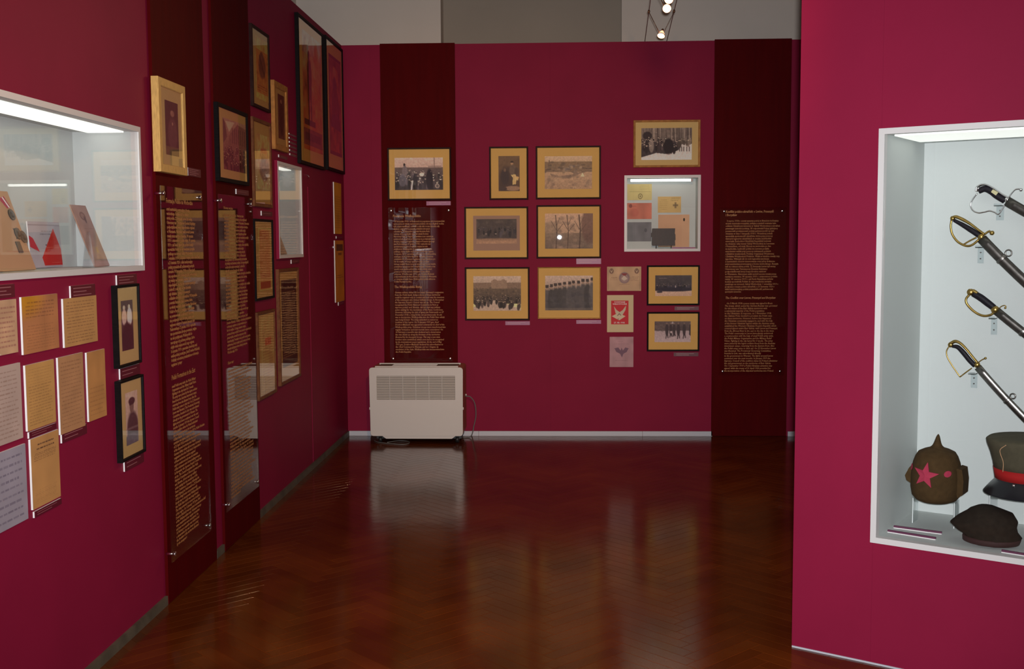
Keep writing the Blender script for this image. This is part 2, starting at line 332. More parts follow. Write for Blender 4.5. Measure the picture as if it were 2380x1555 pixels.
# ------------------------------------------------------------------ the setting
def wall_grid(cs, cz, holes, th):
    """wall panel between s-cuts cs and z-cuts cz with rectangular holes, front at y=0, back at y=th"""
    mb = MB(); ns, nz = len(cs)-1, len(cz)-1
    def solid(i, j):
        if i < 0 or j < 0 or i >= ns or j >= nz: return False
        a, b = (cs[i]+cs[i+1])/2, (cz[j]+cz[j+1])/2
        return not any(h[0] < a < h[2] and h[1] < b < h[3] for h in holes)
    for i in range(ns):
        for j in range(nz):
            if not solid(i, j): continue
            a, b, c, d = cs[i], cs[i+1], cz[j], cz[j+1]
            mb.add([(a, 0, c), (b, 0, c), (b, 0, d), (a, 0, d)], [(0, 1, 2, 3)]); mb.add([(a, th, c), (b, th, c), (b, th, d), (a, th, d)], [(3, 2, 1, 0)])
            if not solid(i-1, j): mb.add([(a, 0, c), (a, th, c), (a, th, d), (a, 0, d)], [(3, 2, 1, 0)])
            if not solid(i+1, j): mb.add([(b, 0, c), (b, th, c), (b, th, d), (b, 0, d)], [(0, 1, 2, 3)])
            if not solid(i, j-1): mb.add([(a, 0, c), (b, 0, c), (b, th, c), (a, th, c)], [(3, 2, 1, 0)])
            if not solid(i, j+1): mb.add([(a, 0, d), (b, 0, d), (b, th, d), (a, th, d)], [(0, 1, 2, 3)])
    bm = bmesh.new(); vs = [bm.verts.new(v) for v in mb.v]
    for f in mb.f: bm.faces.new([vs[i] for i in f])
    bmesh.ops.remove_doubles(bm, verts=bm.verts, dist=1e-5); me = bpy.data.meshes.new('wall_panel'); bm.to_mesh(me); bm.free(); return me
def partition(name, pl, s0, s1, seams, holes, th, h=WH, M=PAINT):
    root = struct(empty(name, pl.o, pl.a)); ed = [s0]+seams+[s1]
    for a, b in zip(ed[:-1], ed[1:]):
        a2, b2 = a+(0.00015 if a != s0 else 0), b-(0.00015 if b != s1 else 0)
        hs = [q for q in holes if q[0] < b2 and q[2] > a2]
        cs = sorted({a2, b2} | {min(max(x, a2), b2) for q in hs for x in (q[0], q[2])}); cz = sorted({0.0, h} | {z for q in hs for z in (q[1], q[3])})
        o = bpy.data.objects.new('wall_panel', wall_grid(cs, cz, hs, th)); COL.objects.link(o); o.parent = root; o.data.materials.append(M)
    return root
LC = (2.70, 1.392, 4.350, 1.948)                       # near left case
SCASE = (6.466, 1.405, 7.075, 1.967)                   # small case further along the left wall
BC = (0.499, 1.413, 1.072, 1.986)                      # case in the back wall
RC = (0.284, 0.439, 2.05, 1.873)                       # large case in the right wall
ins = lambda r, e: (r[0]+e, r[1]+e, r[2]-e, r[3]-e)
partition('wall_back', BACK, -1.72, 3.4, [-1.42, -0.06, 1.17, 1.80], [ins(BC, 0.012)], 0.10)
partition('wall_left', LEFT, 1.2, 8.565, [2.4, 4.60, 5.60, 7.10], [ins(LC, 0.012), ins(SCASE, 0.012)], 0.085)
partition('wall_right', RIGHT, 0.0, 2.6, [0.29], [ins(RC, 0.012)], 0.52, h=3.4)
# old room behind the partitions
XL, XR, YF, YB, ZC = -2.2106, 4.6, 9.6, -3.6, 4.3
far = struct(empty('wall_far'))
MB().box(XL-.2, -0.985, YF, YF+.5, 0, ZC).build('pier', PLASTER, far); MB().box(0.548, XR+.2, YF, YF+.5, 0, ZC).build('pier', PLASTER, far)
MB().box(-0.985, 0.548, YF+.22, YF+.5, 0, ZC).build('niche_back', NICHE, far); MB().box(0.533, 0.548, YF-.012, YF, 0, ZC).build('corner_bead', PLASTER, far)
struct(MB().box(XL-.2, XL, YB, YF, 0, ZC).build('wall_outer', PLASTER)); struct(MB().box(XR, XR+.2, YB, YF, 0, ZC).build('wall_side', PLASTER))
struct(MB().box(XL-.2, XR+.2, YB-.2, YB, 0, ZC).build('wall_rear', PLASTER)); struct(MB().box(XL-.2, XR+.2, YB-.2, YF+.5, ZC, ZC+.15).build('ceiling', CEIL))
# skirting
sk = struct(empty('baseboard_back', BACK.o, BACK.a))
for x0, x1 in ((812, 900), (900, 1113), (1113, 1493), (1493, 1655), (1830, 1960)):
    a, b = BACK.px(x0, 1010)[0], BACK.px(x1, 1010)[0]
    MB().box(a+.001, b-.001, -0.014, 0, 0, 0.036).build('trim_piece', TRIMW, sk)
sl = struct(empty('baseboard_left', LEFT.o, LEFT.a))
for a, b in ((1.2, 4.49), (5.165, 5.285), (5.935, 7.0), (7.0, 8.545)): MB().box(a, b, -0.012, 0, 0, 0.038).build('trim_piece', TRIMB, sl)
struct(MB().box(0.002, 2.6, -0.004, 0, 0, 0.006).build('baseboard_right', TRIMW, None, RIGHT.o, RIGHT.a))
# jib door in the left wall
dz = LEFT.px(714, 433); dz2 = LEFT.px(771, 441)
dr = struct(empty('door_1', LEFT.W(dz[0], 0), LEFT.a)); dw = dz2[0]-dz[0]
MB().box(0.003, dw-.003, -0.004, 0, 0.04, dz[1]-.003).build('door_leaf', PAINT, dr)
MB().box(dw-.02, dw-.008, -0.012, -0.004, 1.455, 1.467).build('lock', CHROME, dr)

# parquet floor in herringbone: the 300 blocks that show largest as objects, the rest as one mesh
floor = struct(MB().box(XL-.2, XR+.2, YB-.2, YF+.5, -0.12, -0.012).build('floor', SLAB))
PL_, PW_ = 0.36, 0.06
def block_mesh(L, W):
    g, c = 0.0003, 0.0007; x0, x1, y0, y1 = -L/2+g, L/2-g, -W/2+g, W/2-g
    return ([(x0, y0, -0.012), (x1, y0, -0.012), (x1, y1, -0.012), (x0, y1, -0.012), (x0, y0, -c), (x1, y0, -c), (x1, y1, -c), (x0, y1, -c),
             (x0+c, y0+c, 0), (x1-c, y0+c, 0), (x1-c, y1-c, 0), (x0+c, y1-c, 0)],
            [(0, 1, 5, 4), (1, 2, 6, 5), (2, 3, 7, 6), (3, 0, 4, 7), (4, 5, 9, 8), (5, 6, 10, 9), (6, 7, 11, 10), (7, 4, 8, 11), (8, 9, 10, 11)])
blocks = []
# herringbone lattice in axis-aligned coordinates, then turned 45 degrees
for i in range(-170, 170):
    for k in range(-16, 17):
        # horizontal block and its vertical partner
        ox, oy = i*PW_+k*PL_, i*PW_-k*PL_
        for (cx, cy, an) in ((ox+PL_/2, oy+PW_/2, 0.0), (ox+PL_+PW_/2, oy+PW_-PL_/2+0.0, math.pi/2)):
            c45 = math.sqrt(.5); X = (cx-cy)*c45; Y = (cx+cy)*c45; X += 1.0; Y += 4.6
            if -1.85 < X < 3.4 and 0.9 < Y < 8.7: blocks.append((X, Y, an+math.pi/4))
seen = set(); uniq = []
for b in blocks:
    k = (round(b[0], 3), round(b[1], 3))
    if k not in seen: seen.add(k); uniq.append(b)
def score(b):
    x, y, d = proj((b[0], b[1], 0))
    if not (0 < x < 2380 and 0 < y < 1555): return -1/max(d, .1)
    if b[0] < -1.6 or (b[0] > 0.858+(4.07-b[1])*1.0 and b[1] < 4.3): return -1
    return 1/d**3
uniq.sort(key=score, reverse=True)
bv, bf = block_mesh(PL_, PW_); pm = bpy.data.meshes.new('parquet_block'); pm.from_pydata(bv, [], bf); pm.materials.append(PARQ)
for X, Y, an in uniq[:300]:
    o = bpy.data.objects.new('parquet_block', pm); COL.objects.link(o); o.parent = floor; o.location = (X, Y, 0); o.rotation_euler[2] = an
mb = MB()
for X, Y, an in uniq[300:]:
    c, s_ = math.cos(an), math.sin(an); mb.add([(X+p[0]*c-p[1]*s_, Y+p[0]*s_+p[1]*c, p[2]) for p in bv], bf)
rest = mb.build('parquet_blocks', PARQ, floor); rest['kind'] = 'stuff'
MB().box(XL, XR, YB, 0.75, -0.012, 0).build('parquet_field', PARQ, floor)

# ------------------------------------------------------------------ dark red panels with acrylic text sheets
BT = 0.014
def banner(pl, s0, s1, label, top=WH+.006):
    o = MB().box(-(s1-s0)/2, (s1-s0)/2, -BT, -0.001, 0.002, top).build('tall_banner', BANNER, None, pl.W((s0+s1)/2, 0), pl.a)
    return tag(o, label, 'banner', 'dark red full-height panels on the partitions')
banner(LEFT, 4.494, 5.155, 'nearest full-height dark red panel on left wall, behind the pale-wood framed portrait')
banner(LEFT, 5.29, 5.93, 'full-height dark red panel on left wall behind the black-framed street crowd photograph')
banner(BACK, -1.341, -0.775, 'dark red panel on back wall rising behind the white heater')
banner(BACK, 1.167, 1.735, 'dark red panel at right end of back wall, no picture above its text')
def text_sheet(pl, s0, z0, s1, z1, blocks_, label, off=0.045, inset=(0.03, 0.03)):
    w, h = s1-s0, z1-z0; root = thing('acrylic_text_sheet', label, 'text panel', pl.W((s0+s1)/2, z0, 0), pl.a, 'acrylic text sheets on the dark red panels')
    MB().box(-w/2, w/2, -off-.004, -off, 0, h).build('sheet', ACRYL, root)
    for sx in (-1, 1):
        for zz in (inset[1], h-inset[1]):
            x = sx*(w/2-inset[0]); b = MB(); b.tube([(x, -BT, zz), (x, -off-.004, zz)], 0.006, n=12); b.tube([(x, -off-.004, zz), (x, -off-.009, zz), (x, -off-.011, zz)], [0.010, 0.010, 0.006], n=12)
            b.build('standoff_bolt', CHROME, root)
    for nm, body, x, z, tw, th_, sh, bo in blocks_:
        lettering(nm, body, x-(s0+s1)/2, z-z0, tw, th_, -off-.0046, LETTER, root, shear=sh, bold=bo)
    return root
T_PW = """  W listopadzie 1918 r. w Niemczech nie pogodzono się z koniecznością
wyrzeczenia się władzy nad ziemiami polskimi. Ich niepodległość można
było jedynie wywalczyć. Ludność z całą siłą i w tym kierunku szły
działania i zabiegi formowanych oddziałów zbrojnych
ochotników. W listopadzie powstała Naczelna Rada
Ludowa, która za władzę naczelną uznała Komitet
Narodowy Polski w Paryżu i w związku z tym czekała na
postanowienia Konferencji Pokojowej nie podejmując akcji
zbrojnej. Jednak pod wpływem wizyty w Poznaniu Ignacego
Jana Paderewskiego 27 grudnia 1918 r. wybuchło tam
spontanicznie zbrojne powstanie, mające na celu
przyłączenie Wielkopolski do tworzącego się państwa
polskiego, które objęło wiele miejscowości tego regionu.
16 stycznia 1919 r. generałem dowódcą armii wielkopolskiej
został gen. Józef Dowbor-Muśnicki. Oddziały ochotnicze
przekształcono w formacje regularne i przeprowadzono po-
bór do wojska. 16 lutego zawarto rozejm, podczas
którego wzdłuż frontu terenów wyzwolonych przez wojska
powstańcze wytyczono linię demarkacyjną. Powstała w ten
sposób nowa granica państwowa, którą musiały uznać
potem pod swoje warunki międzynarodowe układy
pokojowe. W końcu maja 1919 r. gen. Dowbor-Muśnicki
podporządkował się Naczelnemu Dowództwu w Warszawie
a 1 sierpnia uchwałą Sejmu Wielkopolska została włączona
w skład Rzeczypospolitej."""
T_PE = """German military defeat did not mean Germany's resignation
from the Polish lands. Independence of these territories
could be regained only in combat and such was the intention
of the volunteers who formed military troops. In November
the Supreme People's Council was set up. The Council
recognized the Polish National Committee in Paris as
supreme power, and, likewise, did not start any military
action waiting for the resolutions of the Peace Conference.
However, following the visit of Ignacy Jan Paderewski on 27
December 1918, a rising broke out spontaneously. Its aim
was to incorporate Wielkopolska into the Polish State which
was being formed. The rising extended on numerous
localities of the region. On 16 January 1919 gen. Józef
Dowbor-Muśnicki was appointed commander-in-chief of the
Wielkopolskie army. Volunteer troops were transformed into
regular formations and new recruits were conscripted. On
16 February a ceasefire was declared and a demarcation
line was drawn up along the frontiers of the territories
liberated by the insurgent troops. This way a new state
borders were established, which soon had to be recognized
by the international peace regulations. At the end of May
1919 gen. Dowbor-Muśnicki declared his subordination to
the Chief Command in Warsaw, and on 1 August, by
resolution of the Sejm, Wielkopolska was incorporated into
the Polish Republic."""
T_KP = """  3 marca 1918 r. został zawarty pokój w Brześciu kończący
wojnę niemiecko-rosyjską, jednym z ustaleń traktatu było
oddanie Ukraińcom terenów w Galicji Wschodniej z wyraźną
przewagą ludności polskiej. W odpowiedzi Polacy galicyjscy
postanowili proklamować polską państwowość na tym
obszarze w dniu 1 listopada 1918 r. Wcześniej jednak
uprzedziła społeczność ukraińska, która przy pomocy
dawnych legionów ukraińskich w wojsku austriackim
utworzyła Zachodnio-Ukraińską Republikę Ludową
na obszarze całej niemal Galicji Wschodniej ze Lwowem
i Przemyślem, od rzeki Zbrucz na wschodzie po San
na zachodzie. Ludność polska we Lwowie podjęła
natychmiast walkę przy pomocy nielicznych polskich
oddziałów wojskowych, Polskiej Organizacji Wojskowej
i Związku Wojskowych Polaków. Walki w mieście trwały trzy
tygodnie. Włączyli się do nich legioniści zwolnieni
z austriackich obozów internowania oraz jeńcy żołnierze
armii austriackiej powracający z frontu wschodniego. Ruszyła
też na odsiecz armia polska. 22 listopada Lwów był wolny.
Utworzony tam Tymczasowy Komitet Rządzący
podporządkował swoje bezpośrednio rządowi
w Warszawie. Natomiast walki wokół Lwowa trwały przez
następne miesiące. W styczniu 1919 r. ustanowiono polskie
rządy. W czerwcu 1919 r. zaś Rada Najwyższa państw
koalicji upoważniła Polskę do wprowadzenia zarządu
cywilnego na terenach Galicji Wschodniej. 1 września 1919 r.
podpisano rozejm polsko-ukraiński, a 21 kwietnia 1920 r.
układ sankcjonujący polską przynależność państwową
spornych terenów."""
T_KE = """   On 3 March 1918 a peace treaty was signed in Brest.
The treaty, which ended the German-Russian war, provided
for the return of the East Galicia territories with
a substantial majority of the Polish population
to the Ukrainians. In response, on 1 November 1918,
the Galician Poles decided to proclaim the Polish state
on these territories. However, before that happened,
the Ukrainian community engaged in, and with the help
of the former Ukrainian legions within the Austrian army,
established the Western Ukrainian People's Republic which
covered almost entire East Galicia, with Lwow and Przemysl,
from the Zbrucz River in the east to the San in the west.
The Polish community in Lwow immediately undertook
a counteraction with the help of small Polish army units,
the Polish Military Organisation and the Military Relief
Union. Fighting in the city lasted for 3 weeks. The army
were joined by the legion soldiers freed from the Austrian
internment camps, returning from the Eastern front. Also
the Polish army came to their aid. On 22 November Lwow
was liberated. The Provisional Governing Committee,
founded in Lviv, was subordinated directly
to the government in Warsaw. The fights around Lwow
continued over the next months. In January 1919 the
Supreme Council of the coalition states let Poland administer
the civil government on the territories of East Galicia.
On 1 September 1919 a Polish-Ukrainian armistice was
signed, while the treaty of 21 April 1920 provided for
the incorporation of the disputed territories into Poland."""
def rewrap(words, n, width, seed):
    r = random.Random(seed); w = words.split(); out = []; i = r.randrange(len(w))
    for k in range(n):
        ln = ''; lim = width*(0.86+0.14*r.random())
        while len(ln) < lim: ln += w[i % len(w)]+' '; i += 1
        out.append(ln.strip())
    out[-1] = out[-1][:int(width*.45)]; return '\n'.join(out)
def blk(pl, nm, body, tl, br, sh, bo, off=0.0496):
    a, z0, b, z1 = pl.rect(tl, br, off); return (nm, body, a, z0, b-a, z1-z0, sh, bo)
so = 0.045
a, z0, b, z1 = BACK.rect((902, 483), (1053, 840), so)
text_sheet(BACK, a, z0, b, z1, [blk(BACK, 'title', 'Powstanie Wielkopolskie', (913, 499), (978, 506.5), 0.15, 0.02), blk(BACK, 'polish_text', T_PW, (914, 512), (1034.5, 657.5), 0, 0.012),
    blk(BACK, 'title', 'The Wielkopolskie Rising', (917, 664), (981, 671), 0.2, 0.02), blk(BACK, 'english_text', T_PE, (917.5, 677.5), (1036.5, 821), 0.2, 0.012)],
    'clear sheet of ochre text on the panel above the heater', inset=(0.022, 0.022))
a, z0, b, z1 = BACK.rect((1674, 482), (1822, 872), so)
text_sheet(BACK, a, z0, b, z1, [blk(BACK, 'title', 'Konflikt polsko-ukraiński o Lwów, Przemyśl\ni Borysław', (1687, 488.5), (1798, 503.5), 0.05, 0.02), blk(BACK, 'polish_text', T_KP, (1686.5, 511), (1811, 681), 0, 0.012),
    blk(BACK, 'title', 'The Conflict over Lwow, Przemysl and Boryslaw', (1686.5, 689.5), (1803, 696), 0.2, 0.02), blk(BACK, 'english_text', T_KE, (1684.5, 703), (1807, 865), 0.2, 0.012)],
    'clear sheet of ochre text on the dark panel at right end of back wall', inset=(0.03, 0.03))
def left_blk(nm, body, s0, s1, z0, z1, sh, bo): return (nm, body, s0, z0, s1-s0, z1-z0, sh, bo)
def lz(x, y): return LEFT.px(x, y, 0.05)
s0, s1 = lz(380, 449)[0]-.03, lz(466, 460)[0]+.025; zt, zb = lz(380, 449)[1]+.03, lz(409, 1285)[1]-.03
bx0, bx1 = lz(388, 520)[0], lz(462, 520)[0]; t0 = lz(386, 460)[1]; t1 = lz(386, 475)[1]
b0, b1, e0, e1, f0, f1 = lz(395, 482)[1], lz(393, 857)[1], lz(398, 873)[1], lz(398, 885)[1], lz(399, 896)[1], lz(413, 1270)[1]
text_sheet(LEFT, s0, zb, s1, zt, [left_blk('title', 'Formacje Polskie na Wschodzie', bx0, bx0+.33, t1, t0, 0.05, 0.02), left_blk('polish_text', rewrap(T_KP+' '+T_PW, 36, 40, 3), bx0, bx1, b1, b0, 0, 0.032),
    left_blk('title', 'Polish Formations in the East', bx0, bx0+.30, e1, e0, 0.2, 0.02), left_blk('english_text', rewrap(T_KE+' '+T_PE, 43, 42, 4), bx0, bx1, f1, f0, 0.2, 0.032)],
    'tall clear sheet of ochre text below the pale-wood framed portrait')
s0, s1 = lz(513, 466)[0]-.03, lz(583, 476)[0]+.03; zt, zb = lz(513, 466)[1]+.03, lz(535, 1171)[1]-.03
bx0, bx1 = lz(521, 520)[0], lz(580, 520)[0]; t0, t1 = lz(520, 479)[1], lz(520, 488)[1]
b0, b1, e0, e1, f0, f1 = lz(522, 496)[1], lz(528, 826)[1], lz(531, 840)[1], lz(531, 848)[1], lz(532, 860)[1], lz(541, 1158)[1]
text_sheet(LEFT, s0, zb, s1, zt, [left_blk('title', 'Nowa wojna', bx0, bx0+.15, t1, t0, 0.05, 0.02), left_blk('polish_text', rewrap(T_PW+' '+T_KP, 38, 44, 5), bx0, bx1, b1, b0, 0, 0.032),
    left_blk('title', 'New war', bx0, bx0+.10, e1, e0, 0.2, 0.02), left_blk('english_text', rewrap(T_PE+' '+T_KE, 36, 44, 6), bx0, bx1, f1, f0, 0.2, 0.032)],
    'tall clear sheet of ochre text below the black-framed street crowd photograph')

# ------------------------------------------------------------------ pictures: what is printed on them
SK = (190, 170, 155); SEP = (70, 58, 52)
def art_speaker(c):
    c.grad(0, .34, (176, 150, 136), (160, 134, 120)); c.grad(.34, 1, (84, 70, 66), (48, 40, 42)); c.rect(0, .30, 1, .35, (74, 60, 56), .8); c.noise(.03, 30)
    c.line([(.82, .0), (.82, .3)], .006, (100, 82, 74)); c.line([(.70, .27), (.96, .27)], .006, (100, 82, 74))
    c.crowd(.40, .78, 70, (62, 54, 56), (190, 168, 150), .034); c.ell(.20, .22, .022, .05, (46, 38, 38)); c.ell(.21, .42, .055, .17, (100, 88, 88)); c.ell(.16, .70, .08, .2, (96, 90, 98), .7)
    c.ell(.42, .78, .055, .25, (26, 20, 22)); c.ell(.72, .68, .07, .32, (22, 18, 22)); c.ell(.56, .52, .05, .06, (196, 174, 156)); c.line([(.37, .72), (.34, 1)], .012, (206, 190, 172)); c.blotch(10, .38, .6, (200, 180, 160), (120, 100, 92), .014, .25, .8)
    c.ell(.88, .88, .045, .07, (150, 134, 122)); c.ell(.88, .88, .03, .045, (84, 74, 72)); c.noise(.05, 60)
def art_seated(c):
    c.grad(0, 1, (92, 70, 50), (74, 54, 42)); c.blotch(40, 0, .7, (104, 80, 56), (72, 54, 42), .12, a=.3); c.ell(.40, .72, .40, .42, (52, 40, 38), .6); c.ell(.64, .22, .065, .045, (140, 108, 80)); c.ell(.64, .17, .075, .025, (48, 36, 30)); c.ell(.68, .40, .17, .15, (86, 70, 58)); c.ell(.85, .45, .1, .12, (70, 56, 48))
    c.ell(.30, .60, .20, .22, (54, 42, 40)); c.ell(.30, .40, .06, .05, (96, 74, 58)); c.poly([(.58, .54), (.8, .52), (.86, .6), (.82, .8), (.66, .82), (.68, .62)], (186, 146, 96)); c.poly([(.85, .58), (.97, .6), (.92, .7), (.84, .68)], (180, 140, 90)); c.line([(.72, .56), (.74, .8)], .012, (150, 116, 78)); c.ell(.66, .92, .36, .07, (150, 118, 92), .7); c.ell(.2, .93, .2, .05, (60, 46, 42)); c.noise(.04, 30)
def art_trench(c):
    c.grad(0, .16, (168, 142, 116), (160, 134, 106)); c.grad(.16, .48, (112, 90, 66), (108, 88, 70)); c.grad(.48, 1, (150, 122, 96), (140, 112, 88)); c.blotch(60, .18, .5, (128, 106, 82), (70, 58, 50), .03)
    c.blotch(24, .28, .46, (84, 76, 74), (150, 126, 100), .035, .3, .8); c.poly([(.10, .52), (.3, .60), (.62, .55), (.55, .47), (.8, .5), (.6, .64), (.4, .68), (.16, .62)], (78, 64, 58), .45); c.poly([(.76, .62), (.80, .5), (.84, .62)], (190, 164, 132)); c.line([(.1, .13), (.08, .3)], .008, (84, 68, 56)); c.line([(.8, .36), (1, .38)], .006, (70, 56, 48)); c.line([(.02, .42), (.12, .40)], .008, (70, 56, 48))
    c.blotch(70, .62, 1, (166, 138, 108), (88, 72, 62), .035, a=.5); c.noise(.05, 60)
def art_night(c):
    c.grad(0, .8, (66, 56, 50), (60, 50, 48)); c.grad(.8, 1, (130, 100, 78), (144, 112, 88)); c.blotch(50, .1, .75, (88, 76, 68), (46, 40, 42), .05, a=.45); c.crowd(.30, .48, 22, (52, 46, 48), (88, 74, 66), .03); c.ell(.5, .82, .5, .05, (112, 88, 70), .6)
    for x in (.24, .48): c.ell(x, .60, .025, .02, (150, 132, 120), .8)
    c.noise(.05, 40)
def art_trees(c):
    c.grad(0, .55, (164, 134, 110), (146, 120, 98)); c.grad(.55, 1, (108, 90, 74), (92, 78, 68)); c.blotch(70, .1, 1, (150, 124, 102), (84, 70, 62), .05, a=.4); c.ell(.92, .35, .16, .5, (88, 64, 56), .8); c.ell(.12, .45, .2, .22, (116, 98, 80), .6)
    for x, w in ((.23, .008), (.47, .007), (.72, .012)):
        c.line([(x, 1), (x+.02, .5), (x-.01, .05)], w, (66, 52, 46)); c.line([(x, .55), (x+.14, .30)], .005, (72, 58, 50)); c.line([(x, .45), (x-.1, .22)], .005, (72, 58, 50)); c.line([(x+.01, .35), (x+.08, .12)], .004, (72, 58, 50))
    c.noise(.05, 60)
def art_square(c):
    c.grad(0, .26, (160, 140, 124), (152, 132, 114)); c.noise(.02, 30); c.rect(0, .19, 1, .36, (108, 88, 72)); c.rect(.38, .13, .70, .36, (122, 100, 82)); c.ell(.45, .14, .05, .05, (122, 100, 82)); c.ell(.63, .14, .05, .05, (122, 100, 82)); c.grad(.36, .80, (88, 72, 58), (60, 50, 44)); c.blotch(90, .34, .6, (116, 96, 76), (52, 44, 40), .018)
    c.poly([(.0, .90), (.36, .70), (.5, .70), (1.0, .96), (1, 1.02), (0, 1.02)], (152, 132, 116)); c.crowd(.52, .72, 40, (56, 46, 42), (140, 118, 96), .026, .0, .40, -.10); c.crowd(.50, .74, 40, (56, 46, 42), (140, 118, 96), .026, .48, 1.0, .22); c.ell(.36, .72, .02, .09, (40, 34, 34)); c.blotch(8, .66, .78, (200, 180, 160), (180, 160, 140), .008, .05, .45, .9); c.noise(.05, 60)
def art_ranks(c):
    c.grad(0, .42, (160, 140, 126), (136, 116, 102)); c.noise(.02, 30); c.grad(.42, 1, (66, 60, 56), (50, 48, 52)); c.blotch(40, .3, .6, (110, 94, 82), (60, 54, 50), .03)
    for k in range(11):
        x = .02+.095*k+.02*c.r.random(); y = .34-.018*k+.04*c.r.random(); b = 54+26*c.r.random(); c.ell(x, y+.42, .075, .40, (b, b*.92, b*.9)); c.ell(x, y, .026, .05, (126, 104, 88)); c.rect(x-.032, y-.10, x+.032, y-.04, (58, 48, 44)); c.ell(x, y-.035, .038, .018, (50, 42, 40))
    c.blotch(60, .5, .95, (78, 72, 72), (40, 38, 42), .05, a=.4); c.rect(0, .93, 1, 1, (100, 88, 78), .5); c.noise(.05, 60)
def art_forest(c):
    c.grad(0, .5, (104, 90, 80), (80, 68, 62)); c.grad(.5, 1, (176, 158, 150), (188, 172, 164)); c.blotch(40, 0, .4, (140, 124, 110), (60, 52, 48), .04, a=.5)
    for k in range(34): x = c.r.random(); c.line([(x, 0), (x+.01, .5)], .005, (56, 46, 42) if k % 3 else (140, 124, 110))
    c.ell(.12, .24, .09, .13, (34, 28, 28)); c.poly([(0, .45), (.6, .4), (.78, .5), (.74, .70), (.5, .82), (.3, .78), (0, .92)], (46, 40, 40)); c.crowd(.32, .60, 60, (44, 36, 36), (176, 154, 136), .026, 0, .72, .1); c.ell(.54, .58, .10, .24, (20, 16, 18)); c.ell(.2, .55, .05, .22, (150, 134, 120), .6)
    c.crowd(.34, .40, 16, (104, 90, 78), (166, 146, 126), .026, .74, 1.0)
    for x in (.76, .80, .84, .90, .95): c.line([(x, .6), (x, .73)], .008, (46, 38, 36))
    c.noise(.05, 70)
def art_line(c):
    c.grad(0, .75, (62, 56, 56), (40, 36, 42)); c.grad(.75, 1, (166, 138, 120), (158, 130, 110)); c.blotch(40, 0, .5, (74, 66, 64), (40, 36, 40), .06, a=.4); c.crowd(.40, .52, 50, (46, 42, 50), (124, 106, 98), .024); c.ell(.5, .68, .6, .10, (34, 30, 40)); c.ell(.12, .8, .08, .05, (48, 42, 46)); c.rect(.1, .14, .32, .16, (140, 126, 120), .5); c.rect(.55, .48, .57, .60, (180, 160, 150), .7); c.noise(.05, 60)
def art_snow(c):
    c.grad(0, .45, (82, 68, 64), (68, 56, 56)); c.grad(.45, 1, (140, 122, 122), (150, 132, 132)); c.blotch(50, 0, .45, (100, 84, 78), (56, 46, 46), .04, a=.5); c.poly([(.44, .12), (.50, 0), (.56, .12)], (142, 130, 128))
    for x, h, w in ((.34, .82, .045), (.45, .76, .04), (.54, .72, .04), (.66, .84, .05), (.82, .82, .045), (.99, .62, .035)):
        c.ell(x, .40, w, .30, (50, 40, 42)); c.ell(x, .10, .022, .05, (104, 84, 76)); c.line([(x-.01, .6), (x-.025, h)], .012, (50, 40, 42)); c.line([(x+.02, .6), (x+.035, h-.03)], .012, (50, 40, 42))
    c.ell(.46, .52, .025, .05, (160, 142, 140)); c.noise(.05, 60)
def art_two(c):
    c.grad(0, 1, (74, 56, 54), (52, 36, 40)); c.ell(.25, .14, .1, .045, (190, 160, 140)); c.ell(.68, .13, .1, .045, (196, 164, 146)); c.ell(.25, .33, .2, .16, (176, 146, 136)); c.ell(.7, .33, .22, .18, (208, 186, 176)); c.ell(.5, .75, .5, .3, (42, 28, 34)); c.noise(.05, 20)
def art_officer(c):
    c.grad(0, 1, (170, 144, 128), (150, 126, 116)); c.ell(.55, .72, .46, .34, (58, 46, 48)); c.ell(.5, .28, .17, .13, (96, 76, 68)); c.ell(.52, .18, .26, .07, (50, 38, 40)); c.poly([(.3, .2), (.75, .16), (.7, .24), (.32, .26)], (44, 34, 36)); c.rect(0, .68, 1, .72, (120, 100, 98), .5); c.ell(.4, .95, .6, .16, (84, 76, 84)); c.noise(.05, 20)
def art_portrait(c):
    c.grad(0, 1, (50, 32, 34), (58, 34, 38)); c.ell(.55, .22, .15, .06, (120, 84, 72)); c.ell(.55, .60, .36, .30, (76, 48, 50)); c.ell(.55, .41, .05, .03, (140, 100, 84)); c.rect(0, .84, 1, 1, (90, 70, 48), .8); c.noise(.05, 20)
def art_street(c):
    c.grad(0, 1, (150, 112, 88), (90, 50, 44)); c.poly([(0, .0), (.1, .1), (.16, .36), (0, .5)], (86, 58, 50)); c.poly([(.25, .32), (.62, .05), (1, .10), (1, .5), (.2, .55)], (112, 74, 60)); c.poly([(.1, .05), (.5, .03), (.25, .25)], (190, 150, 120))
    for k in range(7): c.line([(.4+.09*k, .16), (.4+.09*k, .44)], .012, (70, 42, 38))
    c.crowd(.50, .86, 90, (66, 34, 34), (190, 140, 110), .028); c.noise(.05, 40)
def art_doc(c, ink=(90, 56, 40), n=22, col2=None):
    c.noise(.04, 6); c.script(.12, .08, .88, .92, n, ink, .6)
def art_bill(c):        # framed leaflet with picture
    c.noise(.05, 6); c.ell(.5, .35, .3, .12, (130, 80, 60), .5); c.ell(.52, .62, .34, .22, (112, 76, 60), .8); c.ell(.45, .55, .2, .12, (90, 60, 52), .7); c.rect(.3, .26, .7, .33, (170, 60, 36), .6); c.noise(.10, 20)
def art_redtext(c):
    c.noise(.05, 6); c.rect(.06, .02, .94, .98, (150, 70, 40), .35); c.script(.08, .04, .92, .80, 26, (120, 34, 20), .8); c.rect(.1, .86, .9, .97, (120, 40, 24), .7)
def art_darkbill(c):
    c.rect(0, 0, 1, 1, (46, 30, 24)); c.rect(.1, .02, .95, .10, (20, 14, 12)); c.script(.05, .13, .95, .90, 30, (176, 140, 88), .7); c.ell(.5, .5, .25, .3, (150, 116, 72), .25); c.rect(.1, .92, .9, .99, (26, 16, 14))
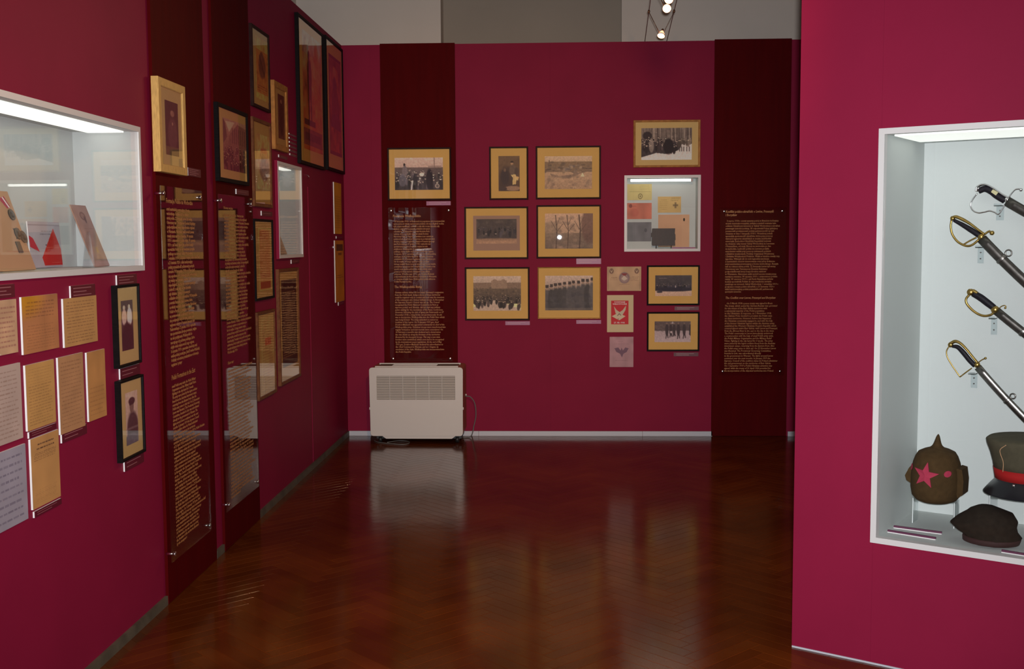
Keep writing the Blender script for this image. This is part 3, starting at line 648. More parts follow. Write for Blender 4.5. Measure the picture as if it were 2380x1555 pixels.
def art_caricature(c):
    c.noise(.05, 6); c.rect(.06, .2, .94, .9, (160, 84, 34), .7); c.ell(.5, .45, .28, .2, (74, 44, 34), .75); c.ell(.48, .3, .16, .08, (96, 60, 44), .7); c.line([(.3, .3), (.7, .6)], .02, (60, 36, 30)); c.script(.1, .76, .9, .88, 3, (84, 46, 30)); c.noise(.1, 18)
def art_smallfig(c):
    c.grad(0, 1, (66, 40, 32), (84, 52, 38)); c.ell(.5, .5, .3, .42, (46, 30, 26)); c.ell(.5, .15, .16, .05, (120, 84, 60)); c.noise(.15, 16)
def art_poster1(c):     # tall figure on a plinth against flame-coloured ground
    c.grad(0, 1, (150, 96, 60), (150, 62, 20)); c.grad(0, .18, (150, 136, 124), (120, 86, 66)); c.noise(.22, 7); c.ell(.34, .36, .12, .15, (52, 34, 24)); c.ell(.32, .19, .055, .045, (64, 40, 30)); c.poly([(.24, .28), (.46, .30), (.44, .56), (.26, .56)], (56, 36, 24))
    c.poly([(.26, .54), (.33, .54), (.33, .76), (.27, .76)], (62, 38, 24)); c.poly([(.37, .54), (.44, .54), (.45, .77), (.39, .77)], (62, 38, 24)); c.ell(.72, .2, .14, .16, (176, 88, 40), .6); c.poly([(.55, .34), (.98, .5), (.9, .74), (.6, .66)], (180, 78, 24), .7)
    c.rect(.05, .74, .62, .79, (48, 32, 26)); c.rect(0, .82, 1, .96, (84, 44, 34)); c.rect(.08, .85, .9, .92, (58, 34, 32)); c.noise(.10, 22)
def art_poster2(c):     # draped figure, dark purple-brown
    c.grad(0, 1, (100, 48, 38), (112, 46, 24)); c.noise(.16, 8); c.rect(0, 0, 1, .03, (52, 28, 34)); c.rect(0, .965, 1, 1, (60, 26, 28)); c.rect(0, 0, .06, 1, (64, 34, 34)); c.poly([(.35, .1), (.7, .12), (.85, .4), (.75, .62), (.3, .6), (.25, .35)], (156, 76, 34), .6)
    c.ell(.45, .15, .09, .045, (150, 84, 50)); c.ell(.46, .32, .17, .12, (74, 38, 46)); c.ell(.5, .52, .32, .2, (80, 38, 36)); c.poly([(.2, .6), (.8, .56), (.95, .74), (.1, .72)], (68, 34, 42)); c.noise(.10, 22)

# ------------------------------------------------------------------ framed pictures and boards
def canvas_for(w, h, dist, col, seed, k=1.0):
    d = f_px/dist*k; return Canvas(max(12, min(150, int(w*d))), max(12, min(240, int(h*d))), col, seed)
def framed(pl, tl, br, rail, t, FM, label, art, ptl, pbr, mount=MOUNT, seed=1, paper=(200, 170, 120), inner=None, base=0.0, dist=8.3, gain=2.0, name='framed_photograph', cat='framed photograph', kw=1.0):
    s0, z0, s1, z1 = pl.rect(tl, br, t+base); w, h = s1-s0, z1-z0; cx = (s0+s1)/2
    root = thing(name, label, cat, pl.W(cx, z0, base+.0005), pl.a)
    MB().frame(w, h, rail, t).build('frame', FM, root)
    ym = -t+0.0085
    MB().box(-w/2+rail*.6, w/2-rail*.6, ym, -0.001, rail*.6, h-rail*.6).build('mount', mount, root)
    a, b, c, d = pl.rect(ptl, pbr, t+base-.008)
    if inner:
        e = pl.rect(*inner, t+base-.008); MB().box(e[0]-cx, e[2]-cx, ym-.0005, ym, e[1]-z0, e[3]-z0).build('inner_card', MOUNTP, root)
    cv = canvas_for(c-a, d-b, dist, paper, seed, kw); art(cv); cv.build('print', a-cx, c-cx, b-z0, d-z0, ym-.001, root, gain)
    MB().box(-w/2+rail*.8, w/2-rail*.8, -t+.0045, -t+.006, rail*.8, h-rail*.8).build('glass_pane', GLASS, root)
    return root
R_, T_ = 0.0125, 0.02
framed(BACK, (899.5, 343.6), (1049, 465), R_, T_, DARKF, 'dark-framed photograph of a speaker above a crowd, over the heater panel text', art_speaker, (917, 367), (1030, 441), seed=11, base=BT)
framed(BACK, (1136.7, 341), (1228, 464), R_, T_, DARKF, 'upright dark-framed photograph of a seated man in light trousers on back wall', art_seated, (1158.4, 362.8), (1208, 444), seed=12)
framed(BACK, (1245, 339.7), (1396.6, 462), R_, T_, DARKF, 'dark-framed photograph of men lying in a trench, top right of the six', art_trench, (1266, 363.4), (1376, 439), seed=13)
framed(BACK, (1079, 481), (1228, 601.6), R_, T_, DARKF, 'dark-framed very dark group photograph with a pinkish inner card', art_night, (1107, 509.5), (1201, 566), seed=14, inner=((1099.6, 501.7), (1208.5, 582)))
framed(BACK, (1246.7, 477), (1397, 600), R_, T_, DARKF, 'dark-framed photograph of bare trees with the bright flash reflection', art_trees, (1266.6, 496.5), (1378, 577.6), seed=15)
framed(BACK, (1080, 621.5), (1231, 744.5), R_, T_, DARKF, 'dark-framed photograph of a crowd lining a road before a long building', art_square, (1100, 642), (1211, 722), seed=16)
framed(BACK, (1249.5, 621), (1396, 741), 0.008, T_, GOLDF, 'thin gilt-framed photograph of a rank of men in tall hats', art_ranks, (1267, 641), (1378, 721), seed=17)
framed(BACK, (1472.5, 279.5), (1627.5, 388), 0.0155, T_, OAKF, 'oak-framed photograph of a crowd in a snowy forest, above the white case', art_forest, (1490.7, 298), (1607.7, 371), mount=MOUNT2, seed=18)
framed(BACK, (1504, 617), (1626, 709.5), R_, T_, BLACKF, 'black-framed photograph of a dark line of men over a snow strip', art_line, (1523, 640), (1607.5, 688), seed=19)
framed(BACK, (1504, 725.5), (1625.5, 816.5), R_, T_, BLACKF, 'black-framed photograph of men walking on snow, lowest on back wall', art_snow, (1521.5, 747), (1605, 795), seed=20)
# left wall, near to far
framed(LEFT, (271, 664), (330.5, 842), 0.011, 0.022, BLACKF, 'black-framed photograph of two men in white shirts below the near display case', art_two, (280, 700), (311, 810), mount=MOUNT2, seed=21, dist=4.2)
framed(LEFT, (279, 887), (340, 1049), 0.011, 0.022, BLACKF, 'black-framed photograph of an officer in a cap, lowest frame on left wall', art_officer, (290, 915), (322, 1024), mount=MOUNT2, seed=22, dist=4.2)
framed(LEFT, (367, 176), (436, 409), 0.034, 0.03, PINEF, 'pale-wood framed small dark portrait on the nearest dark red panel', art_portrait, (382, 231), (416, 365), mount=MOUNT2, seed=23, dist=4.9, base=BT)
framed(LEFT, (506, 236), (580.5, 432.5), 0.02, 0.022, BLACKF, 'black-framed photograph of a packed street crowd on second dark red panel', art_street, (517, 272), (573, 404), seed=24, dist=5.6, base=BT)
framed(LEFT, (585, 53), (630, 263), 0.018, 0.018, DARKF, 'dark-framed brown caricature print, highest frame left of the gilt frame', art_caricature, (592, 80), (625, 240), seed=25, dist=6.3, name='framed_print', cat='framed print', paper=(190, 140, 70))
framed(LEFT, (588, 270), (634.5, 484), 0.02, 0.018, BROWNF, 'brown-framed leaflet with a small drawing, above the red-text document', art_bill, (595, 309), (631, 444), seed=26, dist=6.3, name='framed_print', cat='framed print', paper=(186, 140, 84))
framed(LEFT, (637, 185), (671.5, 356), 0.035, 0.022, OAKF, 'narrow oak-framed small dark print just left of the tall posters', art_smallfig, (645, 217), (662, 326), seed=27, dist=6.8, name='framed_print', cat='framed print')
framed(LEFT, (692.5, 28), (757, 396), 0.022, 0.024, BLACKF, 'tall black-framed poster of a standing figure on a plinth, at wall top', art_poster1, (701, 66), (750, 360), seed=28, dist=7.5, mount=MOUNTO, gain=3.4, name='framed_poster', cat='framed poster', kw=1.6)
framed(LEFT, (757.5, 80.5), (802, 405.5), 0.022, 0.024, BLACKF, 'tall black-framed dark poster of a draped figure, next to the corner', art_poster2, (763, 122), (795, 367), seed=29, dist=8.1, mount=MOUNTO, gain=3.4, name='framed_poster', cat='framed poster', kw=2.2)
framed(LEFT, (592, 508), (639, 692), 0.014, 0.018, BLACKF, 'black-framed tan document printed in red, beside the second text sheet', art_redtext, (599.6, 530), (632, 672), seed=30, dist=6.4, name='framed_document', cat='framed document', paper=(196, 150, 84))
framed(LEFT, (599, 727), (644.5, 911), 0.018, 0.02, BROWNF, 'brown-framed tan document with a red heading, below the red-text one', lambda c: (c.noise(.05, 6), c.script(.1, .05, .9, .95, 24, (110, 70, 44), .45), c.rect(.3, .3, .75, .40, (170, 50, 30), .6)), (605, 738), (639, 895), seed=31, dist=6.5, name='framed_document', cat='framed document', paper=(180, 142, 84))
framed(LEFT, (648, 626), (700, 874), 0.02, 0.02, BROWNF, 'brown-framed dark notice with pale text, below the small white case', art_darkbill, (653, 652), (692, 840), seed=32, dist=7.0, name='framed_document', cat='framed document', paper=(60, 40, 30))

def board(pl, tl, br, t, label, art, col, seed=1, dist=4.0, name='document_board', cat='document', group=None, s0=None, base=0.0, kw=1.0):
    a, z0, b, z1 = pl.rect(tl, br, t+base)
    if s0 is not None: a = s0
    w, h, cx = b-a, z1-z0, (a+b)/2
    root = thing(name, label, cat, pl.W(cx, z0, base), pl.a, group)
    MB().box(-w/2, w/2, -t, -0.0005, 0, h).build('board', FOAM, root)
    cv = canvas_for(w, h, dist, col, seed, kw); art(cv); cv.build('printed_sheet', -w/2, w/2, 0, h, -t-.0008, root); return root
def letter(n, ink=(96, 60, 44), a=.45, top=.06):
    return lambda c: (c.noise(.03, 5), c.script(.08, top, .92, .95, n, ink, a, gap=.4, th=.28))
TD = 0.0065
board(LEFT, (-40, 703), (42, 818), TD, 'worn beige leaflet cut by left picture edge, with torn corners', lambda c: (c.noise(.05, 5), c.script(.3, .1, .95, .9, 9, (130, 70, 70), .5), c.ell(.15, 1, .3, .06, (225, 205, 185))), (190, 150, 116), 41, 3.8)
board(LEFT, (49, 691), (137.5, 807.5), TD, 'brown document with a yellow stained corner, top row below the near case', lambda c: (c.ell(.05, .05, .4, .25, (196, 136, 20), .8, 1.2), c.noise(.05, 5), c.script(.1, .08, .9, .4, 5, (90, 50, 40), .4), c.script(.1, .5, .9, .95, 9, (100, 62, 44), .25), c.rect(.6, .0, .605, 1, (120, 76, 50), .3)), (176, 116, 74), 42, 3.9)
board(LEFT, (146, 695), (227, 792), TD, 'closely handwritten tan sheet directly under a caption, top row', letter(14), (186, 138, 84), 43, 4.0)
board(LEFT, (-40, 862), (53.5, 1017), TD, 'pale pinkish typed letter cut by left picture edge, middle row', letter(16, a=.3), (176, 152, 140), 44, 3.8)
board(LEFT, (58, 850), (130, 979.5), TD, 'tan typed page in middle row, caption directly below touching a lower page', letter(20, a=.3), (190, 142, 82), 45, 3.9)
board(LEFT, (134, 832), (198, 989), TD, 'brownish typed page in middle row with a caption at its foot', letter(18, a=.3), (176, 128, 88), 46, 4.0)
board(LEFT, (201, 820), (248, 965), TD, 'narrow plain tan page, rightmost of the middle row', letter(7, a=.2, top=.5), (184, 130, 76), 47, 4.1)
board(LEFT, (-40, 1068), (65.5, 1205), TD, 'bluish grey handwritten sheet in the bottom left corner of the wall', letter(9, (70, 60, 80), .4), (150, 142, 152), 48, 3.8)
board(LEFT, (70, 1022), (141, 1153), TD, 'tan page with a dark bold heading, lowest page on left wall', lambda c: (c.noise(.03, 5), c.script(.2, .08, .85, .20, 2, (70, 44, 36), .8), c.script(.1, .22, .9, .34, 5, (84, 54, 40), .7), c.script(.1, .75, .9, .95, 8, (120, 80, 54), .25)), (186, 136, 82), 49, 3.9)
board(LEFT, (775.8, 423), (794.5, 544), 0.007, 'ochre printed sheet by the corner, upper of two', lambda c: (c.noise(.05, 4), c.script(.1, .25, .9, .9, 14, (120, 70, 20), .3)), (206, 138, 30), 50, 8.2, kw=2.5)
board(LEFT, (778, 559), (800.5, 698), 0.007, 'ochre notice with dark heading by the corner, lower of two', lambda c: (c.noise(.05, 4), c.rect(.15, .06, .9, .17, (70, 44, 24), .8), c.rect(.35, .2, .75, .24, (90, 56, 24), .6), c.script(.1, .55, .9, .62, 2, (90, 56, 24), .6)), (196, 122, 24), 51, 8.2, kw=2.5)
# loose cards on the back wall
def art_cert(c):
    c.noise(.04, 6)
    for e in ((.03, .04, .97, .05), (.03, .95, .97, .96)): c.rect(*e, (110, 84, 62), .7)
    for e in ((.03, .04, .04, .96), (.96, .04, .97, .96)): c.rect(*e, (110, 84, 62), .7)
    for x in (.13, .87): c.ell(x, .18, .065, .11, (110, 78, 66), .8); c.poly([(x-.05, .10), (x, .2), (x+.05, .10), (x, .26)], (206, 178, 146))
    c.ell(.51, .46, .155, .23, (128, 104, 110), .9); c.ell(.51, .48, .12, .17, (170, 140, 130), .8); c.poly([(.42, .28), (.6, .28), (.51, .42)], (140, 60, 60)); c.poly([(.42, .5), (.5, .36), (.6, .5), (.5, .58)], (206, 186, 166))
    c.script(.08, .42, .32, .56, 3, (120, 90, 70), .6); c.script(.68, .40, .95, .60, 4, (110, 82, 66), .7); c.script(.32, .70, .7, .76, 1, (100, 74, 60), .7)
board(BACK, (1411, 620), (1490, 676), 0.004, 'beige certificate card with a round central emblem on back wall', art_cert, (196, 160, 124), 61, 8.5, name='certificate_card', cat='card', kw=1.4)
def art_stamp(c):
    c.rect(.15, .15, .81, .79, (196, 36, 44)); c.poly([(.26, .30), (.36, .40), (.48, .46), (.60, .40), (.72, .28), (.70, .40), (.60, .52), (.56, .57), (.40, .57), (.32, .48)], (200, 184, 156)); c.poly([(.18, .57), (.42, .48), (.70, .57), (.46, .68)], (212, 192, 160)); c.line([(.40, .55), (.46, .50), (.52, .54)], .014, (120, 100, 84)); c.ell(.42, .645, .02, .012, (90, 70, 60))
st = board(BACK, (1411, 686), (1472, 772), 0.004, 'cream card with a red stamp showing a white eagle', art_stamp, (206, 184, 144), 62, 8.5, name='stamp_card', cat='card', kw=2.0)
a, z0, b, z1 = BACK.rect((1411, 686), (1472, 772), .004); w_, h_ = b-a, z1-z0
lettering('lettering', 'POWSTANIE\nWIELKOPOLSKIE', -w_/2+w_*.21, h_*.74, w_*.54, h_*.09, -.0056, FOAM, st, bold=.02, align='CENTER')
lettering('lettering', '27. XII. 1918.', -w_/2+w_*.26, h_*.235, w_*.42, h_*.045, -.0056, FOAM, st, bold=.02)
def art_pink(c):
    c.noise(.04, 6); c.script(.3, .13, .6, .17, 1, (110, 74, 84), .5); c.script(.15, .22, .85, .26, 1, (110, 74, 84), .5); c.poly([(.2, .38), (.36, .35), (.46, .45), (.5, .36), (.56, .45), (.66, .35), (.8, .38), (.72, .5), (.58, .56), (.52, .68), (.44, .56), (.28, .5)], (116, 84, 100)); c.script(.2, .76, .8, .8, 1, (110, 74, 84), .6)
board(BACK, (1417, 783), (1472, 853), 0.003, 'dusty pink sheet with a faint eagle emblem, lowest card on back wall', art_pink, (176, 134, 138), 63, 8.5, name='printed_sheet', cat='card', kw=1.5)

# captions
def caption(pl, tl, br, t, M, label, lines=2, base=0.0, ink=CAPINK, group='caption plates beside the exhibits', s0=None):
    a, z0, b, z1 = pl.rect(tl, br, t+base)
    if s0 is not None: a = s0
    w, h = b-a, z1-z0; root = thing('caption_plate', label, 'caption', pl.W((a+b)/2, z0, base), pl.a, group)
    MB().box(-w/2, w/2, -t, -0.0005, 0, h).build('foam_backing', FOAM, root); MB().box(-w/2, w/2, -t-.0008, -t, 0, h).build('printed_face', M, root)
    lb = MB()
    for k in range(lines):
        zc = h*(1-(k+.8)/(lines+.7)); lb.box(-w/2+w*.1, -w/2+w*(.82-.2*(k % 2)), -t-.0013, -t-.0008, zc-h*.035, zc+h*.035)
    lb.build('lettering', ink, root); return root
CT = 0.006
for tl, br, M, lab in (((991, 468), (1047.5, 477), CAPT, 'purple caption under the photograph of a speaker above a crowd'),
                       ((1339.5, 601), (1397, 613.5), CAPT, 'pale purple caption under the bare trees photograph'),
                       ((1174.5, 747), (1231.5, 755.5), CAPT, 'purple caption under the photograph of a crowd before a long building'),
                       ((1339.5, 744), (1397, 752.5), CAPT, 'purple caption under the thin gilt-framed photograph'),
                       ((1568, 712.5), (1624, 721), CAPTD, 'dark caption between the two small black frames at right'),
                       ((1566, 819.5), (1623, 828), CAPTD, 'dark caption under the photograph of men walking on snow')):
    caption(BACK, tl, br, 0.004, M, lab, base=BT if tl[0] == 991 else 0.0)
for tl, br, lab, n in (((-20, 664), (34.5, 690), 'dark caption at the left picture edge above the worn leaflet', 3), ((164, 665), (221.5, 688), 'dark caption above the closely handwritten sheet', 3),
                       ((271.5, 640), (318, 660), 'dark caption between the near case and the two-men photograph', 3), ((279, 858), (325.5, 868), 'dark caption between the two black frames below the near case', 2),
                       ((289.5, 1071), (334.5, 1073), 'dark caption under the officer photograph', 2), ((67.5, 1005.5), (131, 996), 'dark caption joining two tan typed pages', 2),
                       ((143.5, 1007), (202, 1007), 'dark caption at the foot of the brownish typed page', 2), ((80, 1190), (143, 1171), 'dark caption under the page with the bold heading', 2),
                       ((549.5, 439), (578, 455), 'dark caption under the street crowd photograph', 1), ((608, 490), (633, 503), 'dark caption between the brown-framed leaflet and the red-text document', 1),
                       ((648.5, 359), (668, 371), 'dark caption under the narrow oak frame', 1), ((677.5, 604), (696, 611.5), 'dark caption under the small white case', 1),
                       ((782, 549), (797, 554.5), 'dark caption between the two ochre sheets', 1), ((787, 702.5), (800, 706.5), 'dark caption under the lower ochre notice', 1)):
    caption(LEFT, tl, br, CT, CAPTD, lab, n, ink=DIMINK, base=BT if tl[0] == 549.5 else 0.0)
caption(LEFT, (437, 389), (466.5, 413), 0.002, CAPTD, 'dark caption beside the lower right corner of the pale-wood frame', 4, ink=DIMINK, base=BT)
for k in range(6):
    y = 309+k*9.4; caption(LEFT, (672.5+.4*k, y), (689.5+.3*k, y+9.6+.0*k), 0.006, CAPTD, ('topmost', 'second from top', 'third from top', 'fourth from top', 'fifth from top', 'lowest')[k]+' of the six stacked captions left of the tall posters', 1, group='stacked captions left of the posters')
MB().tube(smooth_path([(0, 0, 0.012), (0, -.012, 0.010), (0, -.020, 0.0), (0.004, -.016, -.009), (0.010, -.010, -.008)]), 0.0022, n=8).build('wall_hook', CHROME, None, LEFT.W(*LEFT.px(711, 411)), LEFT.a)
tag(bpy.data.objects['wall_hook'], 'small bright metal hook on left wall beside the small white case', 'hook')

# ------------------------------------------------------------------ display cases
def case(pl, r, depth, label, bar=0.022, proud=0.012, light='strip', M=WHITE, TM=None):
    s0, z0, s1, z1 = r; w, h = s1-s0, z1-z0
    root = thing('display_case', label, 'display case', pl.W((s0+s1)/2, z0), pl.a)
    X, e = w/2, bar
    fr = MB()
    def ring(i, y): return [(-X+i, y, i), (X-i, y, i), (X-i, y, h-i), (-X+i, y, h-i)]
    fr.rings([ring(0, -.0004), ring(0, -proud), ring(e, -proud), ring(e, .02)], cap0=False, cap1=False, smooth=False); fr.build('front_frame', M, root)
    i = e-.002; th = .008
    MB().box(-X+i, X-i, depth, depth+th, i, h-i).build('back_board', CASEIN, root)
    MB().box(-X+i-th, -X+i, .004, depth+th, i, h-i).build('side_board', CASEIN, root); MB().box(X-i, X-i+th, .004, depth+th, i, h-i).build('side_board', CASEIN, root)
    MB().box(-X+i-th, X-i+th, .004, depth+th, i-th, i).build('floor_board', CASEIN, root); MB().box(-X+i-th, X-i+th, .004, depth+th, h-i, h-i+th).build('top_board', CASEIN, root)
    if light == 'strip': MB().box(-X+i+.02, X-i-.02, .04, depth*.72, h-i-.006, h-i-.0005).build('light_diffuser', TM or TUBEL, root)
    elif light == 'tube':
        t = MB(); t.tube([(-X+e+.03, .035, h-e-.016), (X-e-.05, .035, h-e-.016)], 0.009, n=12); t.build('light_tube', TUBEB, root); MB().box(X-e-.05, X-e-.035, .025, .045, h-e-.028, h-e-.003).build('tube_holder', CHROME, root)
    MB().box(-X+e, X-e, -proud+.003, -proud+.008, e, h-e).build('glass_pane', GLASS, root)
    return root
case(LEFT, LC, 0.25, 'large white lit display case nearest on left wall, holding medals and booklets', bar=0.02, TM=TUBEN)
sc_ = case(LEFT, SCASE, 0.13, 'small white display case further along left wall, beside the tall posters', bar=0.018, proud=.02, TM=TUBEN)
_w, _h = SCASE[2]-SCASE[0], SCASE[3]-SCASE[1]; _k = MB()
_k.rings([[(-_w/2-e, y, -e), (_w/2+e, y, -e), (_w/2+e, y, _h+e), (-_w/2-e, y, _h+e)] for e, y in ((.001, -.0006), (.004, -.0006), (.004, -.0185), (.001, -.0185))], cap0=False, cap1=False, smooth=False); _k.build('painted_collar', PAINT, sc_)
case(BACK, BC, 0.16, 'small square white lit case on back wall with cards and a wallet', bar=0.020, light='tube')
case(RIGHT, RC, 0.48, 'large white lit display case on right wall, holding sabres and caps', bar=0.020)

# cards in the back case
def incard(tl, br, label, art, col, seed, off, name='postcard', cat='postcard', kw=1.6, t=0.0015):
    a, z0, b, z1 = BACK.rect(tl, br, off); w, h = b-a, z1-z0
    root = thing(name, label, cat, BACK.W((a+b)/2, z0, -0.16), 0)
    MB().box(-w/2, w/2, -t, -0.0004, 0, h).build('card', FOAM, root); cv = canvas_for(w, h, 8.7, col, seed, kw); art(cv); cv.build('print', -w/2, w/2, 0, h, -t-.0008, root); return root
incard((1458, 428), (1515, 465), 'cream postcard with a round postmark, top left in the back-wall case', lambda c: (c.noise(.03, 5), c.script(.5, .05, .92, .4, 5, (130, 110, 70), .5), c.rect(.08, .46, .95, .475, (120, 104, 66), .6), c.ell(.53, .76, .09, .17, (110, 96, 66), .8), c.ell(.53, .76, .065, .12, (206, 190, 130)), c.ell(.53, .76, .03, .06, (110, 96, 66), .7)), (210, 192, 130), 71, -.158)
incard((1457.6, 472), (1514.6, 509), 'salmon red card between cream and grey cards in the back-wall case', lambda c: (c.noise(.06, 6), c.ell(.14, .18, .07, .12, (120, 60, 56), .7), c.script(.2, .14, .4, .26, 2, (120, 60, 56), .7), c.ell(.3, .6, .18, .25, (190, 96, 84), .4)), (206, 122, 100), 72, -.158)
incard((1458, 516.6), (1514, 561), 'slate grey card, lower left in the back-wall case', lambda c: (c.noise(.05, 6), c.ell(.76, .42, .06, .1, (84, 86, 92), .7), c.rect(.3, 0, .31, 1, (110, 110, 114), .5)), (124, 124, 128), 73, -.158)
incard((1529, 457), (1582.7, 494), 'cream postcard with a cross emblem, right side of the back-wall case', lambda c: (c.noise(.03, 5), c.script(.08, .15, .45, .85, 6, (150, 116, 66), .3), c.rect(.72, .36, .8, .72, (120, 100, 74), .7), c.rect(.65, .48, .87, .6, (120, 100, 74), .7), c.script(.55, .05, .95, .3, 3, (130, 108, 70), .6)), (212, 178, 116), 74, -.158)
pb = incard((1530, 499), (1602, 574), 'peach board with a small dark badge in the back-wall case', lambda c: c.noise(.02, 4), (214, 168, 132), 75, -.15, name='badge_board', cat='board', t=0.006)
MB().ball((0.078, -.010, .21), .007, 8, (1, .5, 2.0)).build('badge', BRONZE, pb)
a, z0, b, z1 = BACK.rect((1515, 531), (1569.5, 571), -.09); zf = BC[1]+.0185
w, h = b-a, z1-z0
wl = thing('leather_wallet', 'worn dark brown leather wallet propped in the back-wall case', 'wallet', BACK.W((a+b)/2, z0, -.095), 0)
MB().prism([(-w/2, h*.06), (-w*.46, 0), (w*.5, .0), (w*.485, h*.3), (w*.51, h*.34), (w*.5, h*.66), (w*.48, h*.70), (w*.49, h), (-w*.48, h), (-w*.5, h*.76), (-w*.53, h*.72), (-w*.525, h*.52), (-w*.49, h*.5)], -.006, .006).build('cover', WALLET, wl)
MB().box(-w*.3, -w*.28, -.0075, -.006, h*.1, h*.9).build('crease', WALLET, wl)
cs = thing('clear_stand', 'little clear acrylic stand under the dark wallet', 'stand', BACK.W((a+b)/2, zf, -.095), 0)
sh = z0-zf-.001
b_ = MB().box(-w*.34, w*.34, -.028, .020, 0, .003); b_.box(-w*.34, w*.34, -.010, .010, .003, sh); b_.box(-w*.34, -w*.30, -.022, -.018, .003, sh+.01); b_.box(w*.30, w*.34, -.022, -.018, .003, sh+.01); b_.build('stand_body', ACRYLT, cs)
a, z0, b, z1 = BACK.rect((1562, 573.5), (1616, 578), -.05)
o = MB().box(-(b-a)/2, (b-a)/2, -.006, .006, 0, .012).build('caption_strip', CAPT, None, BACK.W((a+b)/2, zf, -.05), 0); tag(o, 'purple caption strip on the floor of the back-wall case', 'caption')

# things in the near left case
zfl = LC[1]+.0185
def leaning(br, bl, tr, th, name, label, cat, M, art=None, col=None, seed=1, bm=None, bl_s=None):
    """a card standing on the case floor and leaning back; corners found from the floor"""
    PB = on_z(*br, zfl); sB, oB, _ = LEFT.sl(PB)
    if bl_s is None:
        PL = on_z(*bl, zfl); sA, oA, _ = LEFT.sl(PL)
    else: sA, oA = bl_s, oB
    d = ray(*tr); t = sB/d[1]; PT = CAMP+d*t; oT, zT = float((PT-LEFT.o)@LEFT.n), float(PT[2])
    oB = min(oB, -.02); oT = max(oT, -.225)
    w = sB-sA; L = math.hypot(zT-zfl, oT-oB); root = thing(name, label, cat, LEFT.W((sA+sB)/2, zfl, oB-.012), LEFT.a); tilt = math.atan2(oB-oT, zT-zfl)
    piv = empty('leaning_part', (0, 0, 0)); bpy.data.objects.remove(piv)
    root.rotation_euler = (-tilt, 0, LEFT.a)
    MB().box(-w/2, w/2, -th, 0, .002, L).build('board', M, root)
    if art is not None:
        cv = canvas_for(w, L, 4.0, col, seed, 1.0); art(cv); cv.build('print', -w/2, w/2, .002, L, -th-.0008, root)
    return root, w, L
md, w, L = leaning((88, 629), None, (20, 447), .008, 'medal_board', 'tan board with pinned medals, leftmost in the near case', 'medal board', FELTB, bl_s=3.36)
X = lambda u: w/2-u*w
rb = MB().prism([(X(.20)-.02, L*.90), (X(.20)+.012, L*.93), (X(.17)+.022, L*.80), (X(.17)+.004, L*.78)], -.011, -.008).build('ribbon', ROSE, md)
MB().prism([(X(.20)-.005, L*.915), (X(.20)+.001, L*.92), (X(.17)+.016, L*.79), (X(.17)+.010, L*.785)], -.0118, -.011).build('white_stripe', FOAM, rb)
for u, v, q, r in ((.12, .70, 'medal', .019), (.14, .46, 'badge', .02), (.035, .42, 'badge', .021)):
    bb = MB(); bb.disc((X(u), L*v), r, -.012, -.008, 18); bb.ball((X(u), -.012, L*v), r*.6, 10, (1, .3, 1)); bb.build(q, BRONZE, md)
bb = MB(); bb.prism([(X(.14)+r*math.cos(a), L*.46+r*math.sin(a)) for r, a in [((.026 if k % 2 else .014), k*math.pi/4) for k in range(8)]], -.010, -.008); bb.build('badge', BRONZE, md)
MB().box(X(.225)-.014, X(.225)+.014, -.011, -.008, L*.22, L*.36).build('badge', BRONZE, md)
def art_book(c):
    c.noise(.03, 5); c.rect(0, .06, 1, .09, (120, 110, 120), .5); c.script(.35, .18, .8, .30, 2, (90, 84, 96), .7); c.script(.45, .46, .75, .56, 1, (90, 84, 96), .9)
    c.poly([(.0, .30), (.12, .36), (.30, .66), (.02, .55)], (190, 40, 60)); c.poly([(.78, .14), (.98, .60), (1.0, .96), (.42, .96), (.36, .78)], (196, 38, 28)); c.rect(.5, .55, .95, .58, (214, 120, 100), .4); c.script(.62, .88, .95, .92, 1, (230, 150, 130), .7)
leaning((151, 621), (62, 625), (108, 517), .004, 'booklet', 'grey booklet with red corners leaning behind the medal board', 'booklet', FOAM, art_book, (176, 170, 178), 81)
def art_plaque(c):
    c.noise(.04, 5); c.ell(.52, .18, .18, .07, (110, 88, 82), .8); c.ell(.52, .18, .12, .045, (150, 122, 112)); c.ell(.6, .24, .06, .06, (96, 84, 84), .8); c.script(.25, .38, .85, .40, 1, (120, 92, 84), .7); c.rect(.3, .68, .7, .80, (176, 148, 128), .8); c.rect(.52, .70, .62, .78, (190, 160, 100), .7); c.script(.2, .88, .6, .90, 1, (120, 92, 84), .6)
leaning((260, 619), (213, 621), (203, 479), .004, 'paper_certificate', 'dusty pink certificate leaning alone at right in the near case', 'certificate', MOUNTP, art_plaque, (166, 138, 128), 82)
sE = LEFT.sl(on_z(163, 622, zfl))[0]; ea = thing('acrylic_easel', 'empty clear acrylic easel beside the pink certificate in the near case', 'easel', LEFT.W(sE, zfl, -.06), LEFT.a)
MB().prism([(-.055, 0), (.055, 0), (.018, .13), (-.010, .13)], .03, .033).build('back_plate', ACRYLT, ea); MB().box(-.055, .055, -.03, .03, 0, .003).build('foot_plate', ACRYLT, ea)
